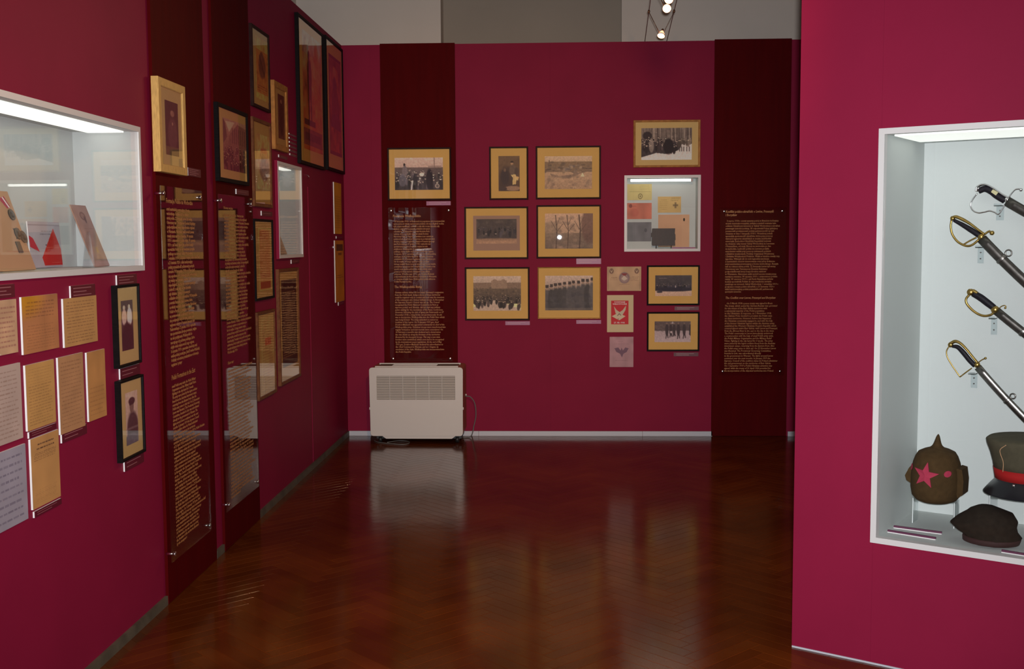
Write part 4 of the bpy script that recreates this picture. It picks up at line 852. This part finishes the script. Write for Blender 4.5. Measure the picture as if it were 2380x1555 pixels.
# small left case: two leaning sheets
r_, zz = SCASE, SCASE[1]+.0175
lf = thing('folded_leaflet', 'folded leaflet standing in the small white case on left wall', 'leaflet', LEFT.W(6.86, zz, -.06), LEFT.a); lf.rotation_euler = (-.35, 0, LEFT.a)
MB().box(-.10, .10, -.003, 0, .002, .19).build('leaf', FELTB, lf)
cv = Canvas(40, 60, (190, 160, 130), 91); letter(12)(cv); cv.build('print', -.10, .10, .002, .19, -.0038, lf)
pc = thing('certificate_sheet', 'large pale sheet pinned in the back of the small white case', 'document', LEFT.W(6.78, zz+.02, -.13), LEFT.a)
MB().box(-.20, .20, -.002, -.0005, 0, .46).build('sheet', FOAM, pc); cv = Canvas(60, 80, (176, 186, 184), 92); letter(16, (120, 116, 112), .4)(cv); cv.build('print', -.20, .20, 0, .46, -.0028, pc)

# ------------------------------------------------------------------ sabres in the right case
OFF = -0.445                                             # plane of the blades, 3.5 cm before the case back
def rp(pts, off=OFF):                                    # traced pixels -> (x, z) in the case plane
    return [RIGHT.px(x, y, off) for x, y in pts]
def sabre(label, conv, pommel, grip, gw, back, bw, bows, quillon, ball, guard, scab, sw, mounts, rings_, GM, length=0.78, curve=0.10, plate=None, scabM=DSTEEL):
    P = lambda L: rp([conv(*q) for q in L])
    g = P(guard[:1])[0]; root = thing('sabre', label, 'sabre', RIGHT.W(g[0], g[1], OFF), RIGHT.a, 'sabres in the right-hand case')
    Lc = lambda L: [(p[0]-g[0], 0.0, p[1]-g[1]) for p in P(L)]
    sc = abs(P([(0, 0)])[0][0]-P([(100, 0)])[0][0])/100
    gp = smooth_path(Lc(grip)); gwn = np.interp(np.linspace(0, 1, len(gp)), np.linspace(0, 1, len(gw)), gw)*sc/2
    MB().tube(gp, list(gwn), list(gwn*.72), n=14).build('grip', LEATHER, root)
    bp = smooth_path(Lc(back)); n = len(bp); rr = np.interp(np.linspace(0, 1, n), np.linspace(0, 1, len(bw)), bw)*sc/2
    MB().tube(bp, list(rr), list(np.maximum(rr, max(gw)*sc*.38)), n=12).build('backstrap', GM, root)
    c = Lc([pommel[:2]])[0]; MB().ball(c, pommel[2]*sc, 12, (1, .7, 1)).build('pommel', GM, root)
    for path, r in bows: MB().tube(smooth_path(Lc(path)), r*sc, r*sc*.8, n=10).build('knuckle_bow', GM, root)
    q = MB(); q.tube(smooth_path(Lc(quillon)), [ball[2]*sc*.45]*(6*(len(quillon)-1)+1), n=10); q.ball(Lc([ball[:2]])[0], ball[2]*sc, 12); q.build('quillon', GM, root)
    gd = MB(); gd.ball((0, 0, 0), guard[1]*sc, 12, (1, .85, 1)); gd.build('guard', GM, root)
    a0, a1 = Lc(scab); d = Vector(a1)-Vector(a0); d.normalize(); nrm = Vector((-d.z, 0, d.x)); nrm = nrm if nrm.z > 0 else -nrm
    N = 26; path = [tuple(Vector(a0)+d*(length*k/N)+nrm*(curve*(k/N)**2)) for k in range(N+1)]
    wv = np.array([1.0 if k < N*.8 else 1.0-.4*(k/N-.8)/.2 for k in range(N+1)])*sw*sc/2
    s = MB().tube(path, list(wv), list(np.full(N+1, sw*sc*.26)), n=14).build('scabbard', scabM, root)
    def at(t):
        k = min(int(t*N), N-1); fr = t*N-k; return Vector(path[k]).lerp(Vector(path[k+1]), fr), (Vector(path[k+1])-Vector(path[k])).normalized()
    for t in mounts:
        p, dd = at(t); MB().tube([p-dd*.006, p-dd*.004, p+dd*.004, p+dd*.006], [sw*sc*.52, sw*sc*.57, sw*sc*.57, sw*sc*.52], [sw*sc*.30]*4, n=14).build('mount_band', STEEL, s)
    for t, R in rings_:
        p, dd = at(t); up = Vector((-dd.z, 0, dd.x)); up = up if up.z > 0 else -up; c = p+up*(sw*sc*.55+R*sc)
        MB().torus(c, R*sc, .0028).build('carrying_ring', STEEL, s)
    if plate:
        pp = P(plate); MB().prism([(x-g[0], z-g[1]) for x, z in pp], -gw[0]*sc*.42, -gw[0]*sc*.30).build('grip_plate', IVORY, root)
    return root
cA = lambda X, Y: (2190+X/7.07, 400+Y/7.07)
cC = lambda X, Y: (2190+X/9.72, 640+Y/9.72)
cD = lambda X, Y: (2180+X/6.48, 770+Y/6.48)
def scaled(conv_scale): return conv_scale
sabre('topmost sabre in the right case, steel hilt with a curled guard and black grip', cA, (585, 285, 45), [(600, 310), (700, 275), (800, 310), (900, 390), (1030, 470)], [100, 105, 115, 110, 105],
      [(560, 320), (575, 250), (650, 208), (740, 212), (850, 270), (980, 360), (1090, 425)], [44, 44, 40, 34, 34, 36, 40], [([(575, 350), (500, 450), (465, 540), (500, 625), (590, 668), (690, 656), (780, 638), (860, 662), (925, 692), (985, 610), (1040, 520)], 13)],
      [(1100, 410), (1140, 350), (1205, 285), (1290, 275)], (1295, 292, 30), [(1065, 455), 50], [(1065, 480), (1343, 645)], 165, [.62, .36], [(.62, 40)], CHROME, plate=[(840, 285), (930, 335), (890, 385), (810, 330)])
sabre('sabre second from top in the right case, brass-backed grip with disc quillon', cA, (170, 760, 42), [(190, 790), (330, 865), (470, 950), (620, 1050)], [56, 76, 92, 90],
      [(160, 745), (230, 735), (340, 780), (460, 850), (580, 940), (700, 1030)], [40, 56, 56, 46, 40, 44], [([(152, 790), (140, 900), (165, 1020), (240, 1130), (340, 1195), (430, 1215), (510, 1185), (600, 1110)], 19), ([(350, 1190), (450, 1130), (560, 1075)], 14)],
      [(700, 1020), (745, 985), (790, 968)], (818, 1000, 40), [(640, 1065), 60], [(650, 1095), (1080, 1555)], 170, [.13, .42], [(.13, 52), (.42, 52)], BRASS)
sabre('sabre third from top in the right case, smooth black grip with brass ends', cC, (640, 380, 85), [(700, 410), (860, 500), (1020, 620), (1170, 735)], [150, 165, 165, 150],
      [(690, 330), (740, 370), (800, 400)], [60, 90, 60], [([(600, 450), (540, 530), (550, 630), (650, 755), (770, 850), (890, 905), (1000, 915), (1110, 885), (1180, 820)], 28)],
      [(1270, 770), (1330, 705), (1410, 680), (1450, 715)], (1425, 735, 26), [(1195, 775), 95], [(1220, 800), (1740, 1235)], 195, [.15, .42], [(.42, 60)], BRASS)
sabre('lowest sabre in the right case, brass stirrup hilt and bright scabbard', cD, (190, 205, 42), [(215, 225), (300, 240), (390, 330), (480, 440), (560, 520)], [46, 68, 78, 78, 76],
      [(180, 190), (260, 152), (340, 182), (430, 270), (520, 380), (600, 480)], [52, 52, 42, 36, 34, 38], [([(165, 230), (130, 300), (142, 390), (210, 510), (270, 598), (333, 688)], 10), ([(333, 688), (420, 620), (510, 555)], 10)],
      [(600, 480), (655, 435), (710, 408)], (716, 406, 20), [(590, 505), 48], [(600, 540), (1200, 1250)], 118, [.20, .66], [(.20, 38), (.66, 38)], BRASS, scabM=STEEL)
def bracket(tl, br, label):
    a, z0, b, z1 = RIGHT.rect(tl, br, -.476); w, h = b-a, z1-z0; root = thing('acrylic_bracket', label, 'bracket', RIGHT.W((a+b)/2, z0, -.478), RIGHT.a, 'clear brackets holding the sabres')
    k = MB().box(-w/2, w/2, -.003, 0, 0, h); k.box(-w/2, w/2, -.042, -.003, h-.003, h); k.box(-w/2, w/2, -.045, -.042, h-.003, h+.006); k.build('bracket_body', ACRYLT, root)
    for v in (.28, .66): MB().disc((0, h*v), .0028, -.0055, -.003, 10).build('screw', STEEL, root)
bracket((2316, 478), (2333, 512), 'clear bracket under the topmost sabre hilt'); bracket((2273, 574), (2286, 612), 'clear bracket under the second sabre hilt'); bracket((2304, 738), (2317, 778), 'clear bracket under the third sabre hilt'); bracket((2257, 866), (2271, 902), 'clear bracket under the lowest sabre hilt')

# ------------------------------------------------------------------ caps in the right case
zfr = RC[1]+.0185
def on_floor(x, y): return RIGHT.sl(on_z(x, y, zfr))
def blob(mb, rings_, n=28):                              # rings of (z, cx, cy, rx, ry)
    mb.rings([[(cx+rx*math.cos(k*2*math.pi/n), cy+ry*math.sin(k*2*math.pi/n), z) for k in range(n)] for z, cx, cy, rx, ry in rings_]); return mb
# pointed wool cap on its stand
fl0, fl1 = on_floor(2120, 1215), on_floor(2216, 1230)
oH = -.27
a0 = RIGHT.px(2118, 1150, oH); a1 = RIGHT.px(2234, 1150, oH); hc = (a0[0]+a1[0])/2; hw = (a1[0]-a0[0])/2
zb, zt, zs = RIGHT.px(2175, 1164, oH-.0)[1], RIGHT.px(2180, 1040, oH)[1], RIGHT.px(2187, 1013, oH)[1]
ht = zt-zb
bd = thing('pointed_wool_cap', 'brown pointed wool cap with a rose-red star on a clear stand', 'cap', RIGHT.W(hc, zb, oH), RIGHT.a)
vt = (zs-zb)/ht; prof = [(0.0, .60), (.04, .80), (.12, .94), (.26, 1.0), (.45, 1.0), (.60, .98), (.74, .91), (.84, .83), (.92, .72), (.965, .52), (1.0, .29), (1.035, .20), (1.08, .15), (1.13, .115), (1.18, .085), (1.22, .055), (max(vt, 1.25), .012)]
mb = MB(); blob(mb, [(ht*v, .0+.012*max(0, v-1), 0, hw*r, hw*1.15*r) for v, r in prof]); mb.build('cap_body', KHAKI, bd)
star = []
for k in range(10):
    r = hw*.54 if k % 2 == 0 else hw*.22; a = math.pi/2-.12+k*math.pi/5; star.append((-.012+r*math.cos(a), ht*.56+r*math.sin(a)))
yf = -hw*1.15
def wrap(mb, poly, dy, th):                              # lay a flat shape on the front of the cap
    def yy(x, z):
        v = np.interp(z/ht, [p[0] for p in prof], [p[1] for p in prof]); return -hw*1.15*v*math.sqrt(max(.05, 1-(x/(hw*v))**2))-dy
    c = (sum(p[0] for p in poly)/len(poly), sum(p[1] for p in poly)/len(poly)); n = len(poly)
    vs = [(c[0], yy(*c)-th, c[1])]+[(x, yy(x, z)-th, z) for x, z in poly]+[(x, yy(x, z)+.004, z) for x, z in poly]
    mb.add(vs, [(0, 1+i, 1+(i+1) % n) for i in range(n)]+[(1+i, 1+n+i, 1+n+(i+1) % n, 1+(i+1) % n) for i in range(n)]); return mb
wrap(MB(), star, .0085, .001).build('star', ROSE, bd)
bx_, bz_ = hw*.80, ht*.60
wrap(MB(), [(bx_-.012+.010*math.cos(k*.524), bz_+.011*math.sin(k*.524)) for k in range(12)], .004, .002).build('button', ROSE, bd)
for sx, ang in ((1, .0), (-1, .0)):
    f_ = MB(); pts = [(0, .14), (.018, .20), (.020, .45), (.014, .66), (-.004, .68), (-.01, .40)] if sx > 0 else [(0, .32), (.014, .36), (.020, .45), (.006, .60), (-.010, .70), (-.014, .45)]
    f_.prism([(sx*(hw*.94+p[0]), ht*p[1]) for p in pts], -.035, .045); f_.build('ear_flap', KHAKI, bd)
wrap(MB(), [(-hw*.86+.007*math.cos(k*.524), ht*.64+.010*math.sin(k*.524)) for k in range(12)], .006, .002).build('button', ROSE, bd)
def clear_stand(s0, s1, o0, o1, h, label):
    root = thing('hat_stand', label, 'stand', RIGHT.W((s0+s1)/2, zfr, (o0+o1)/2), RIGHT.a); w, d = (s1-s0)/2, (o1-o0)/2
    MB().box(-w, -w+.003, -d, d, 0, h).build('side', ACRYLT, root); MB().box(w-.003, w, -d, d, 0, h).build('side', ACRYLT, root); MB().box(-w, w, -d, d, h, h+.003).build('top', ACRYLT, root)
    for x in (-w-.0002, w-.0028): MB().box(x, x+.003, -d-.0012, -d, 0, h+.003).build('edge_highlight', EDGEA, root)  # pale strips stand in for the bright edge highlights of the acrylic
clear_stand(fl0[0], fl1[0], -.34, fl0[1], zb-zfr-.004, 'clear acrylic stand under the pointed wool cap')
# peaked cap, partly beyond the picture edge
oP = -.255; p0 = RIGHT.px(2294, 1020, oP); zc0 = RIGHT.px(2330, 1128, oP)[1]; zc1 = RIGHT.px(2340, 1017, oP)[1]; cw = .135; pcx = p0[0]+cw; H_ = zc1-zc0
pk = thing('peaked_cap', 'grey-green peaked cap with red band at right picture edge', 'cap', RIGHT.W(pcx, zc0, oP), RIGHT.a)
mb = MB(); blob(mb, [(H_*.40, 0, 0, cw*.80, cw*.86), (H_*.55, 0, 0, cw*.83, cw*.9), (H_*.75, 0, 0, cw*.90, cw*.97), (H_*.92, 0, 0, cw*.985, cw*1.03), (H_*.99, 0, 0, cw*1.0, cw*1.04), (H_*1.03, 0, 0, cw*.94, cw*.98), (H_*1.04, 0, 0, cw*.5, cw*.5), (H_*1.035, 0, 0, .004, .004)], 36); mb.build('crown', KHAKI2, pk)
mb = MB(); blob(mb, [(H_*.20, 0, 0, cw*.77, cw*.83), (H_*.42, 0, 0, cw*.815, cw*.88)], 36); mb.build('red_band', REDC, pk)
mb = MB(); blob(mb, [(0.0, 0, 0, cw*.76, cw*.82), (H_*.20, 0, 0, cw*.775, cw*.835)], 36); mb.build('chin_band', PATENT, pk)
vz = MB(); rs = []
for v, r, z in ((0, .80, .20), (.3, .93, .10), (.7, 1.06, -.02), (1, 1.12, -.08)):
    rs.append([(cw*r*math.sin(t)*.92, -cw*r*math.cos(t)*1.0, H_*z) for t in np.linspace(-1.35, 1.35, 22)])
vz.rings(rs, closed=False, cap0=False, cap1=False); vz.rings([[(x, y, z-.003) for x, y, z in r] for r in rs], closed=False, cap0=False, cap1=False); vz.build('visor', PATENT, pk)
MB().tube(smooth_path([(-.02-.035, -cw*.90, H_*.42), (-.055, -cw*.90, H_*.62), (-.065, -cw*.95, H_*.85), (-.045, -cw*.99, H_*.98)]), .0012, n=6).build('seam_piping', FELTB, pk)
MB().ball((-.02, -cw*.86, H_*.16), .006, 8).build('strap_button', CHROME, pk)
clear_stand(RIGHT.px(2299, 1180, -.28)[0], RIGHT.px(2299, 1180, -.28)[0]+.17, -.40, -.28, zc0-zfr-.004, 'clear acrylic stand under the peaked cap')
# soft dark cap lying on the case floor
fc = on_floor(2300, 1277); oF = fc[1]-.085; q0 = RIGHT.px(2218, 1215, oF); q1 = RIGHT.px(2371, 1215, oF); fcx = (q0[0]+q1[0])/2; fw = (q1[0]-q0[0])/2; fh = RIGHT.px(2300, 1175, oF)[1]-zfr
fcp = thing('field_cap', 'dark soft field cap lying on the floor of the right case', 'cap', RIGHT.W(fcx, zfr, oF), RIGHT.a)
mb = MB(); n = 30; rs = []
for v, cx, rx, ry in ((.02, .015, .76, .62), (.10, .015, .84, .70), (.22, .02, .86, .72), (.34, .0, .92, .76), (.50, -.012, 1.0, .80), (.64, .0, .93, .76), (.78, .008, .74, .66), (.90, .0, .50, .5), (.98, -.004, .26, .28), (1.0, -.004, .03, .03)):
    rs.append([(cx+fw*rx*math.cos(k*2*math.pi/n)*(1+.03*math.sin(5*k*2*math.pi/n+v*4)), fw*ry*math.sin(k*2*math.pi/n)*(1+.03*math.sin(4*k+v)), fh*v*(1+.05*math.sin(3*k*2*math.pi/n)*(.25 < v < .8))) for k in range(n)])
mb.rings(rs); mb.build('cap_body', DARKW, fcp)
mb = MB(); blob(mb, [(.004, .015, 0, fw*.80, fw*.66), (fh*.05, .015, 0, fw*.86, fw*.725), (fh*.15, .017, 0, fw*.885, fw*.745), (fh*.19, .017, 0, fw*.87, fw*.73)], 36); mb.build('cap_band', mat('maroon_brown_band', (0.03, 0.009, 0.008), 0.8), fcp)
for (x0, y0), (x1, y1), lab in (((2063, 1222), (2189, 1239), 'rear of two purple caption strips at left on the right-case floor'), ((2050.5, 1232), (2175, 1252), 'front of two purple caption strips at left on the right-case floor'), ((2326, 1283), (2430, 1300), 'purple caption strip in front of the dark soft field cap')):
    A_, B_ = on_floor(x0, y0+3), on_floor(x1, y1+3); sh_ = min(0, -.032-max(A_[1], B_[1])); A_ = (max(A_[0], RC[0]+.03), A_[1]+sh_); B_ = (B_[0], B_[1]+sh_); ln = math.hypot(B_[0]-A_[0], B_[1]-A_[1]); an = math.atan2(-(B_[1]-A_[1]), B_[0]-A_[0])
    rt = thing('caption_strip', lab, 'caption', RIGHT.W((A_[0]+B_[0])/2, zfr, (A_[1]+B_[1])/2), RIGHT.a+an)
    MB().prism([(-ln/2, 0), (ln/2, 0), (ln/2, .003), (-ln/2, .003)], -.004, .004).build('white_base', FOAM, rt); MB().box(-ln/2, ln/2, -.003, .004, .003, .0095).build('printed_face', STRIPF, rt)

# ------------------------------------------------------------------ heater
HY = 8.20; HP = Plane((0, HY, 0), 0)
hx0, hz1 = HP.px(857.5, 854.5); hx1 = HP.px(1075.5, 854.5)[0]; hz0 = HP.px(970, 1013.6)[1]; hb = 8.53
hw_ = (hx1-hx0)/2; hcx = (hx0+hx1)/2
he = thing('convector_heater', 'white portable heater with a slatted grille standing against the back wall', 'heater', (hcx, HY, 0), 0)
def rrect(w, z0, z1, r, n=5):
    out = []
    for cx, cz, a0 in ((w-r, z0+r, -90), (w-r, z1-r, 0), (-w+r, z1-r, 90), (-w+r, z0+r, 180)):
        for k in range(n+1): a = math.radians(a0+90*k/n); out.append((cx+r*math.cos(a), cz+r*math.sin(a)))
    return out
def rslab(mb, w, z0, z1, r, y0, y1, b=.004):
    mb.rings([[(x, y1, z) for x, z in rrect(w-b, z0+b, z1-b, r)], [(x, y1-b, z) for x, z in rrect(w, z0, z1, r)], [(x, y0+b, z) for x, z in rrect(w, z0, z1, r)], [(x, y0, z) for x, z in rrect(w-b, z0+b, z1-b, r)]], smooth=False); return mb
gx0, gz1 = HP.px(875, 874); gx1, gz0 = HP.px(1058, 929); gx0 -= hcx; gx1 -= hcx
# front panel built around the grille opening
fp = MB(); T = .022; mid = HP.px(970, 950)[1]
def taper(z): return hw_+(-.004 if z < mid else 0.0)
out = rrect(hw_, hz0, hz1, .022); inn = [(gx0, gz0), (gx1, gz0), (gx1, gz1), (gx0, gz1)]
bm = bmesh.new(); vo = [bm.verts.new((x-(0.004*(1 if x > 0 else -1) if z < mid else 0), 0, z)) for x, z in out]; vi = [bm.verts.new((x, 0, z)) for x, z in inn]
es = [bm.edges.new((vo[i], vo[(i+1) % len(vo)])) for i in range(len(vo))]+[bm.edges.new((vi[i], vi[(i+1) % 4])) for i in range(4)]
bmesh.ops.triangle_fill(bm, use_beauty=True, edges=es)
ex = bmesh.ops.extrude_face_region(bm, geom=bm.faces[:]); bmesh.ops.translate(bm, verts=[v for v in ex['geom'] if isinstance(v, bmesh.types.BMVert)], vec=(0, T, 0)); bmesh.ops.recalc_face_normals(bm, faces=bm.faces)
me = bpy.data.meshes.new('front_panel'); bm.to_mesh(me); bm.free(); me.materials.append(HEATF); fo = bpy.data.objects.new('front_panel', me); COL.objects.link(fo); fo.parent = he
bv_ = fo.modifiers.new('bevel', 'BEVEL'); bv_.width = .0035; bv_.segments = 2; bv_.limit_method = 'ANGLE'
MB().box(gx0, gx1, .016, .020, gz0, gz1).build('grille_back', HEATD, he)
ns = 14
for k in range(ns):
    zc = gz0+(gz1-gz0)*(k+.5)/ns; MB().add([(gx0, .002, zc-.0035), (gx1, .002, zc-.0035), (gx1, .004, zc-.0048), (gx0, .004, zc-.0048), (gx0, .014, zc+.0028), (gx1, .014, zc+.0028), (gx1, .012, zc+.004), (gx0, .012, zc+.004)],
        [(0, 1, 2, 3), (0, 7, 6, 1), (3, 2, 5, 4), (4, 5, 6, 7), (0, 3, 4, 7), (1, 6, 5, 2)]).build('grille_slat', HEATF, he)
for k in range(1, 6): x = gx0+(gx1-gx0)*k/6; MB().box(x-.0015, x+.0015, .001, .013, gz0, gz1).build('grille_divider', HEATF, he)
dp = hb-HY
bd_ = MB(); bd_.rings([[(x, y, z) for x, z in rrect(hw_-.003, hz0+.004, hz1-.003, .02)] for y in (T, dp)], smooth=False); bd_.build('body', HEATB, he)
tw = hw_-.05
MB().box(-tw, tw, .06, dp-.06, hz1-.004, hz1-.0005).build('top_vent', HEATD, he)
for y in (.045, .255): MB().box(-tw-.012, tw+.012, y, y+.018, hz1-.004, hz1+.006).build('top_rail', HEATF, he)
for y in np.linspace(.075, .235, 7): MB().box(-.19, .14, y, y+.008, hz1-.004, hz1+.005).build('top_vent_slat', HEATF, he)
sx0, sx1 = HP.px(897, 1017)[0]-hcx, HP.px(1047, 1017)[0]-hcx; zb_ = HP.px(970, 1020)[1]
MB().prism([(sx0-.03, hz0+.002), (sx1+.04, hz0+.002), (sx1+.01, zb_), (sx0, zb_)], .004, .05).build('skirt', HEATF, he)
MB().box(-hw_+.04, hw_-.02, .06, dp-.02, .03, hz0+.01).build('base', BLACKP, he)
for x in (-hw_+.07, hw_-.05):
    for y in (.06, dp-.05): c = MB(); c.tube([(x-.012, y, .024), (x+.012, y, .024)], .024, n=14, up=(0, 0, 1)); c.box(x-.016, x+.016, y-.01, y+.01, .03, .05); c.build('castor', BLACKP, he)
for sx in (-1, 1): MB().box(sx*hw_-.003, sx*hw_+.003, .004, .016, mid-.008, mid+.010).build('clip', HEATF, he)
yk = dp-.06; pz = HP.px(1083, 933)[1]
MB().tube(smooth_path([(hw_-.005, yk, pz), (hw_+.03, yk, pz-.003), (hw_+.065, yk, pz-.05), (hw_+.075, yk, pz-.14), (hw_+.06, yk, pz-.22), (hw_+.035, yk-.01, .012), (hw_-.03, yk-.02, .006)]), .0042, n=8).build('power_cable', CABLE, he)
MB().ball((hw_-.002, yk, pz+.012), .009, 8).build('cable_grommet', HEATF, he)
c0 = on_z(862, 1026, .004); loop = [on_z(x, y, .0045) for x, y in ((870, 1024), (880, 1028), (905, 1031), (928, 1033), (946, 1032), (952, 1028), (944, 1025), (925, 1025), (900, 1029))]
lc = MB().tube(smooth_path([(p[0], p[1], .0045+.002*(i > 6)) for i, p in enumerate(loop)]), .004, n=8).build('floor_cable', CABLE); tag(lc, 'loop of grey cable on the floor in front of the heater', 'cable')

# ------------------------------------------------------------------ low-voltage wire lighting
CZ = 3.0
def cab(x0, y): return x0+(y-7.216)*0.053
for x0, lab in ((0.581, 'left of two thin lighting wires crossing above back wall'), (0.746, 'right of two thin lighting wires crossing above back wall')):
    o = MB().tube([(cab(x0, -3.6), -3.6, CZ), (cab(x0, 9.6), 9.6, CZ)], .0022, n=8, up=(0, 0, 1)).build('lighting_wire', STEEL); tag(o, lab, 'wire', 'thin lighting wires')
def lamp(y, label, drop=0.15, tilt=(0.0, -1.0, -0.35), pw=1.0, cone=130):
    xa, xb = cab(.581, y), cab(.746, y); xc = (xa+xb)/2
    root = thing('halogen_spot', label, 'lamp', (xc, y, CZ-drop), 0, 'halogen spots hung on the lighting wires')
    for x in (xa-xc, xb-xc):
        MB().ball((x, 0, drop), .008, 8, (1, 1, 1.6)).build('wire_clip', LAMPM, root)
        for e in (-.006, .006): MB().tube([(x, e, drop-.004), (math.copysign(.014, x)+.0, e, .012)], .0014, n=6, up=(0, 1, 0)).build('hanging_rod', LAMPM, root)
    d = Vector(tilt).normalized(); up = Vector((0, 0, 1)) if abs(d.z) < .9 else Vector((0, 1, 0)); a = d.cross(up).normalized(); b = d.cross(a)
    def ring(t, r, n=18): return [tuple(d*t+(a*math.cos(k*2*math.pi/n)+b*math.sin(k*2*math.pi/n))*r) for k in range(n)]
    MB().rings([ring(-.030, .006), ring(-.024, .011), ring(-.004, .020), ring(.010, .026)], cap1=False).build('reflector', REFL, root)
    MB().rings([ring(.006, .0245), ring(.010, .0262), ring(.013, .0262), ring(.013, .024)], cap0=False, cap1=False).build('rim', LAMPM, root)
    MB().rings([ring(-.03, .007), ring(-.045, .008), ring(-.048, .005)]).build('socket', LAMPM, root)
    q = d*.002; MB().ball(tuple(q), .013, 10).build('bulb', BULB, root)
    lt = bpy.data.lights.new('halogen_light', 'SPOT'); lt.energy = LAMP_W*4*pw; lt.color = (1.0, 0.60, 0.31); lt.shadow_soft_size = 0.022; lt.spot_size = math.radians(cone); lt.spot_blend = 1.0
    lo = bpy.data.objects.new('halogen_light', lt); COL.objects.link(lo); lo.parent = root; lo.location = tuple(d*.034); lo.rotation_euler = d.to_track_quat('-Z', 'Y').to_euler()
lamp(7.57, 'small glowing halogen spot hanging lowest in view, just above back wall', tilt=(-.25, -.55, -.85))
lamp(6.74, 'bright round halogen spot facing the viewer near the top edge', tilt=(-.1, -1, -.12))
lamp(6.48, 'halogen spot cut off by the top picture edge', tilt=(-.1, -1, -.3))
lamp(5.0, 'added unseen halogen spot beyond the top edge, fourth along the wires', tilt=(-.25, .5, -1), pw=.45); lamp(2.2, 'added unseen halogen spot beyond the top edge, fifth along the wires', tilt=(-.9, .6, -.9), pw=1.0, cone=95); lamp(1.0, 'halogen spot above the viewer, last along the wires', tilt=(-.10, 1.0, -.18), pw=11.0, cone=38)  # fourth and fifth spots are unseen, added to light the room and left wall
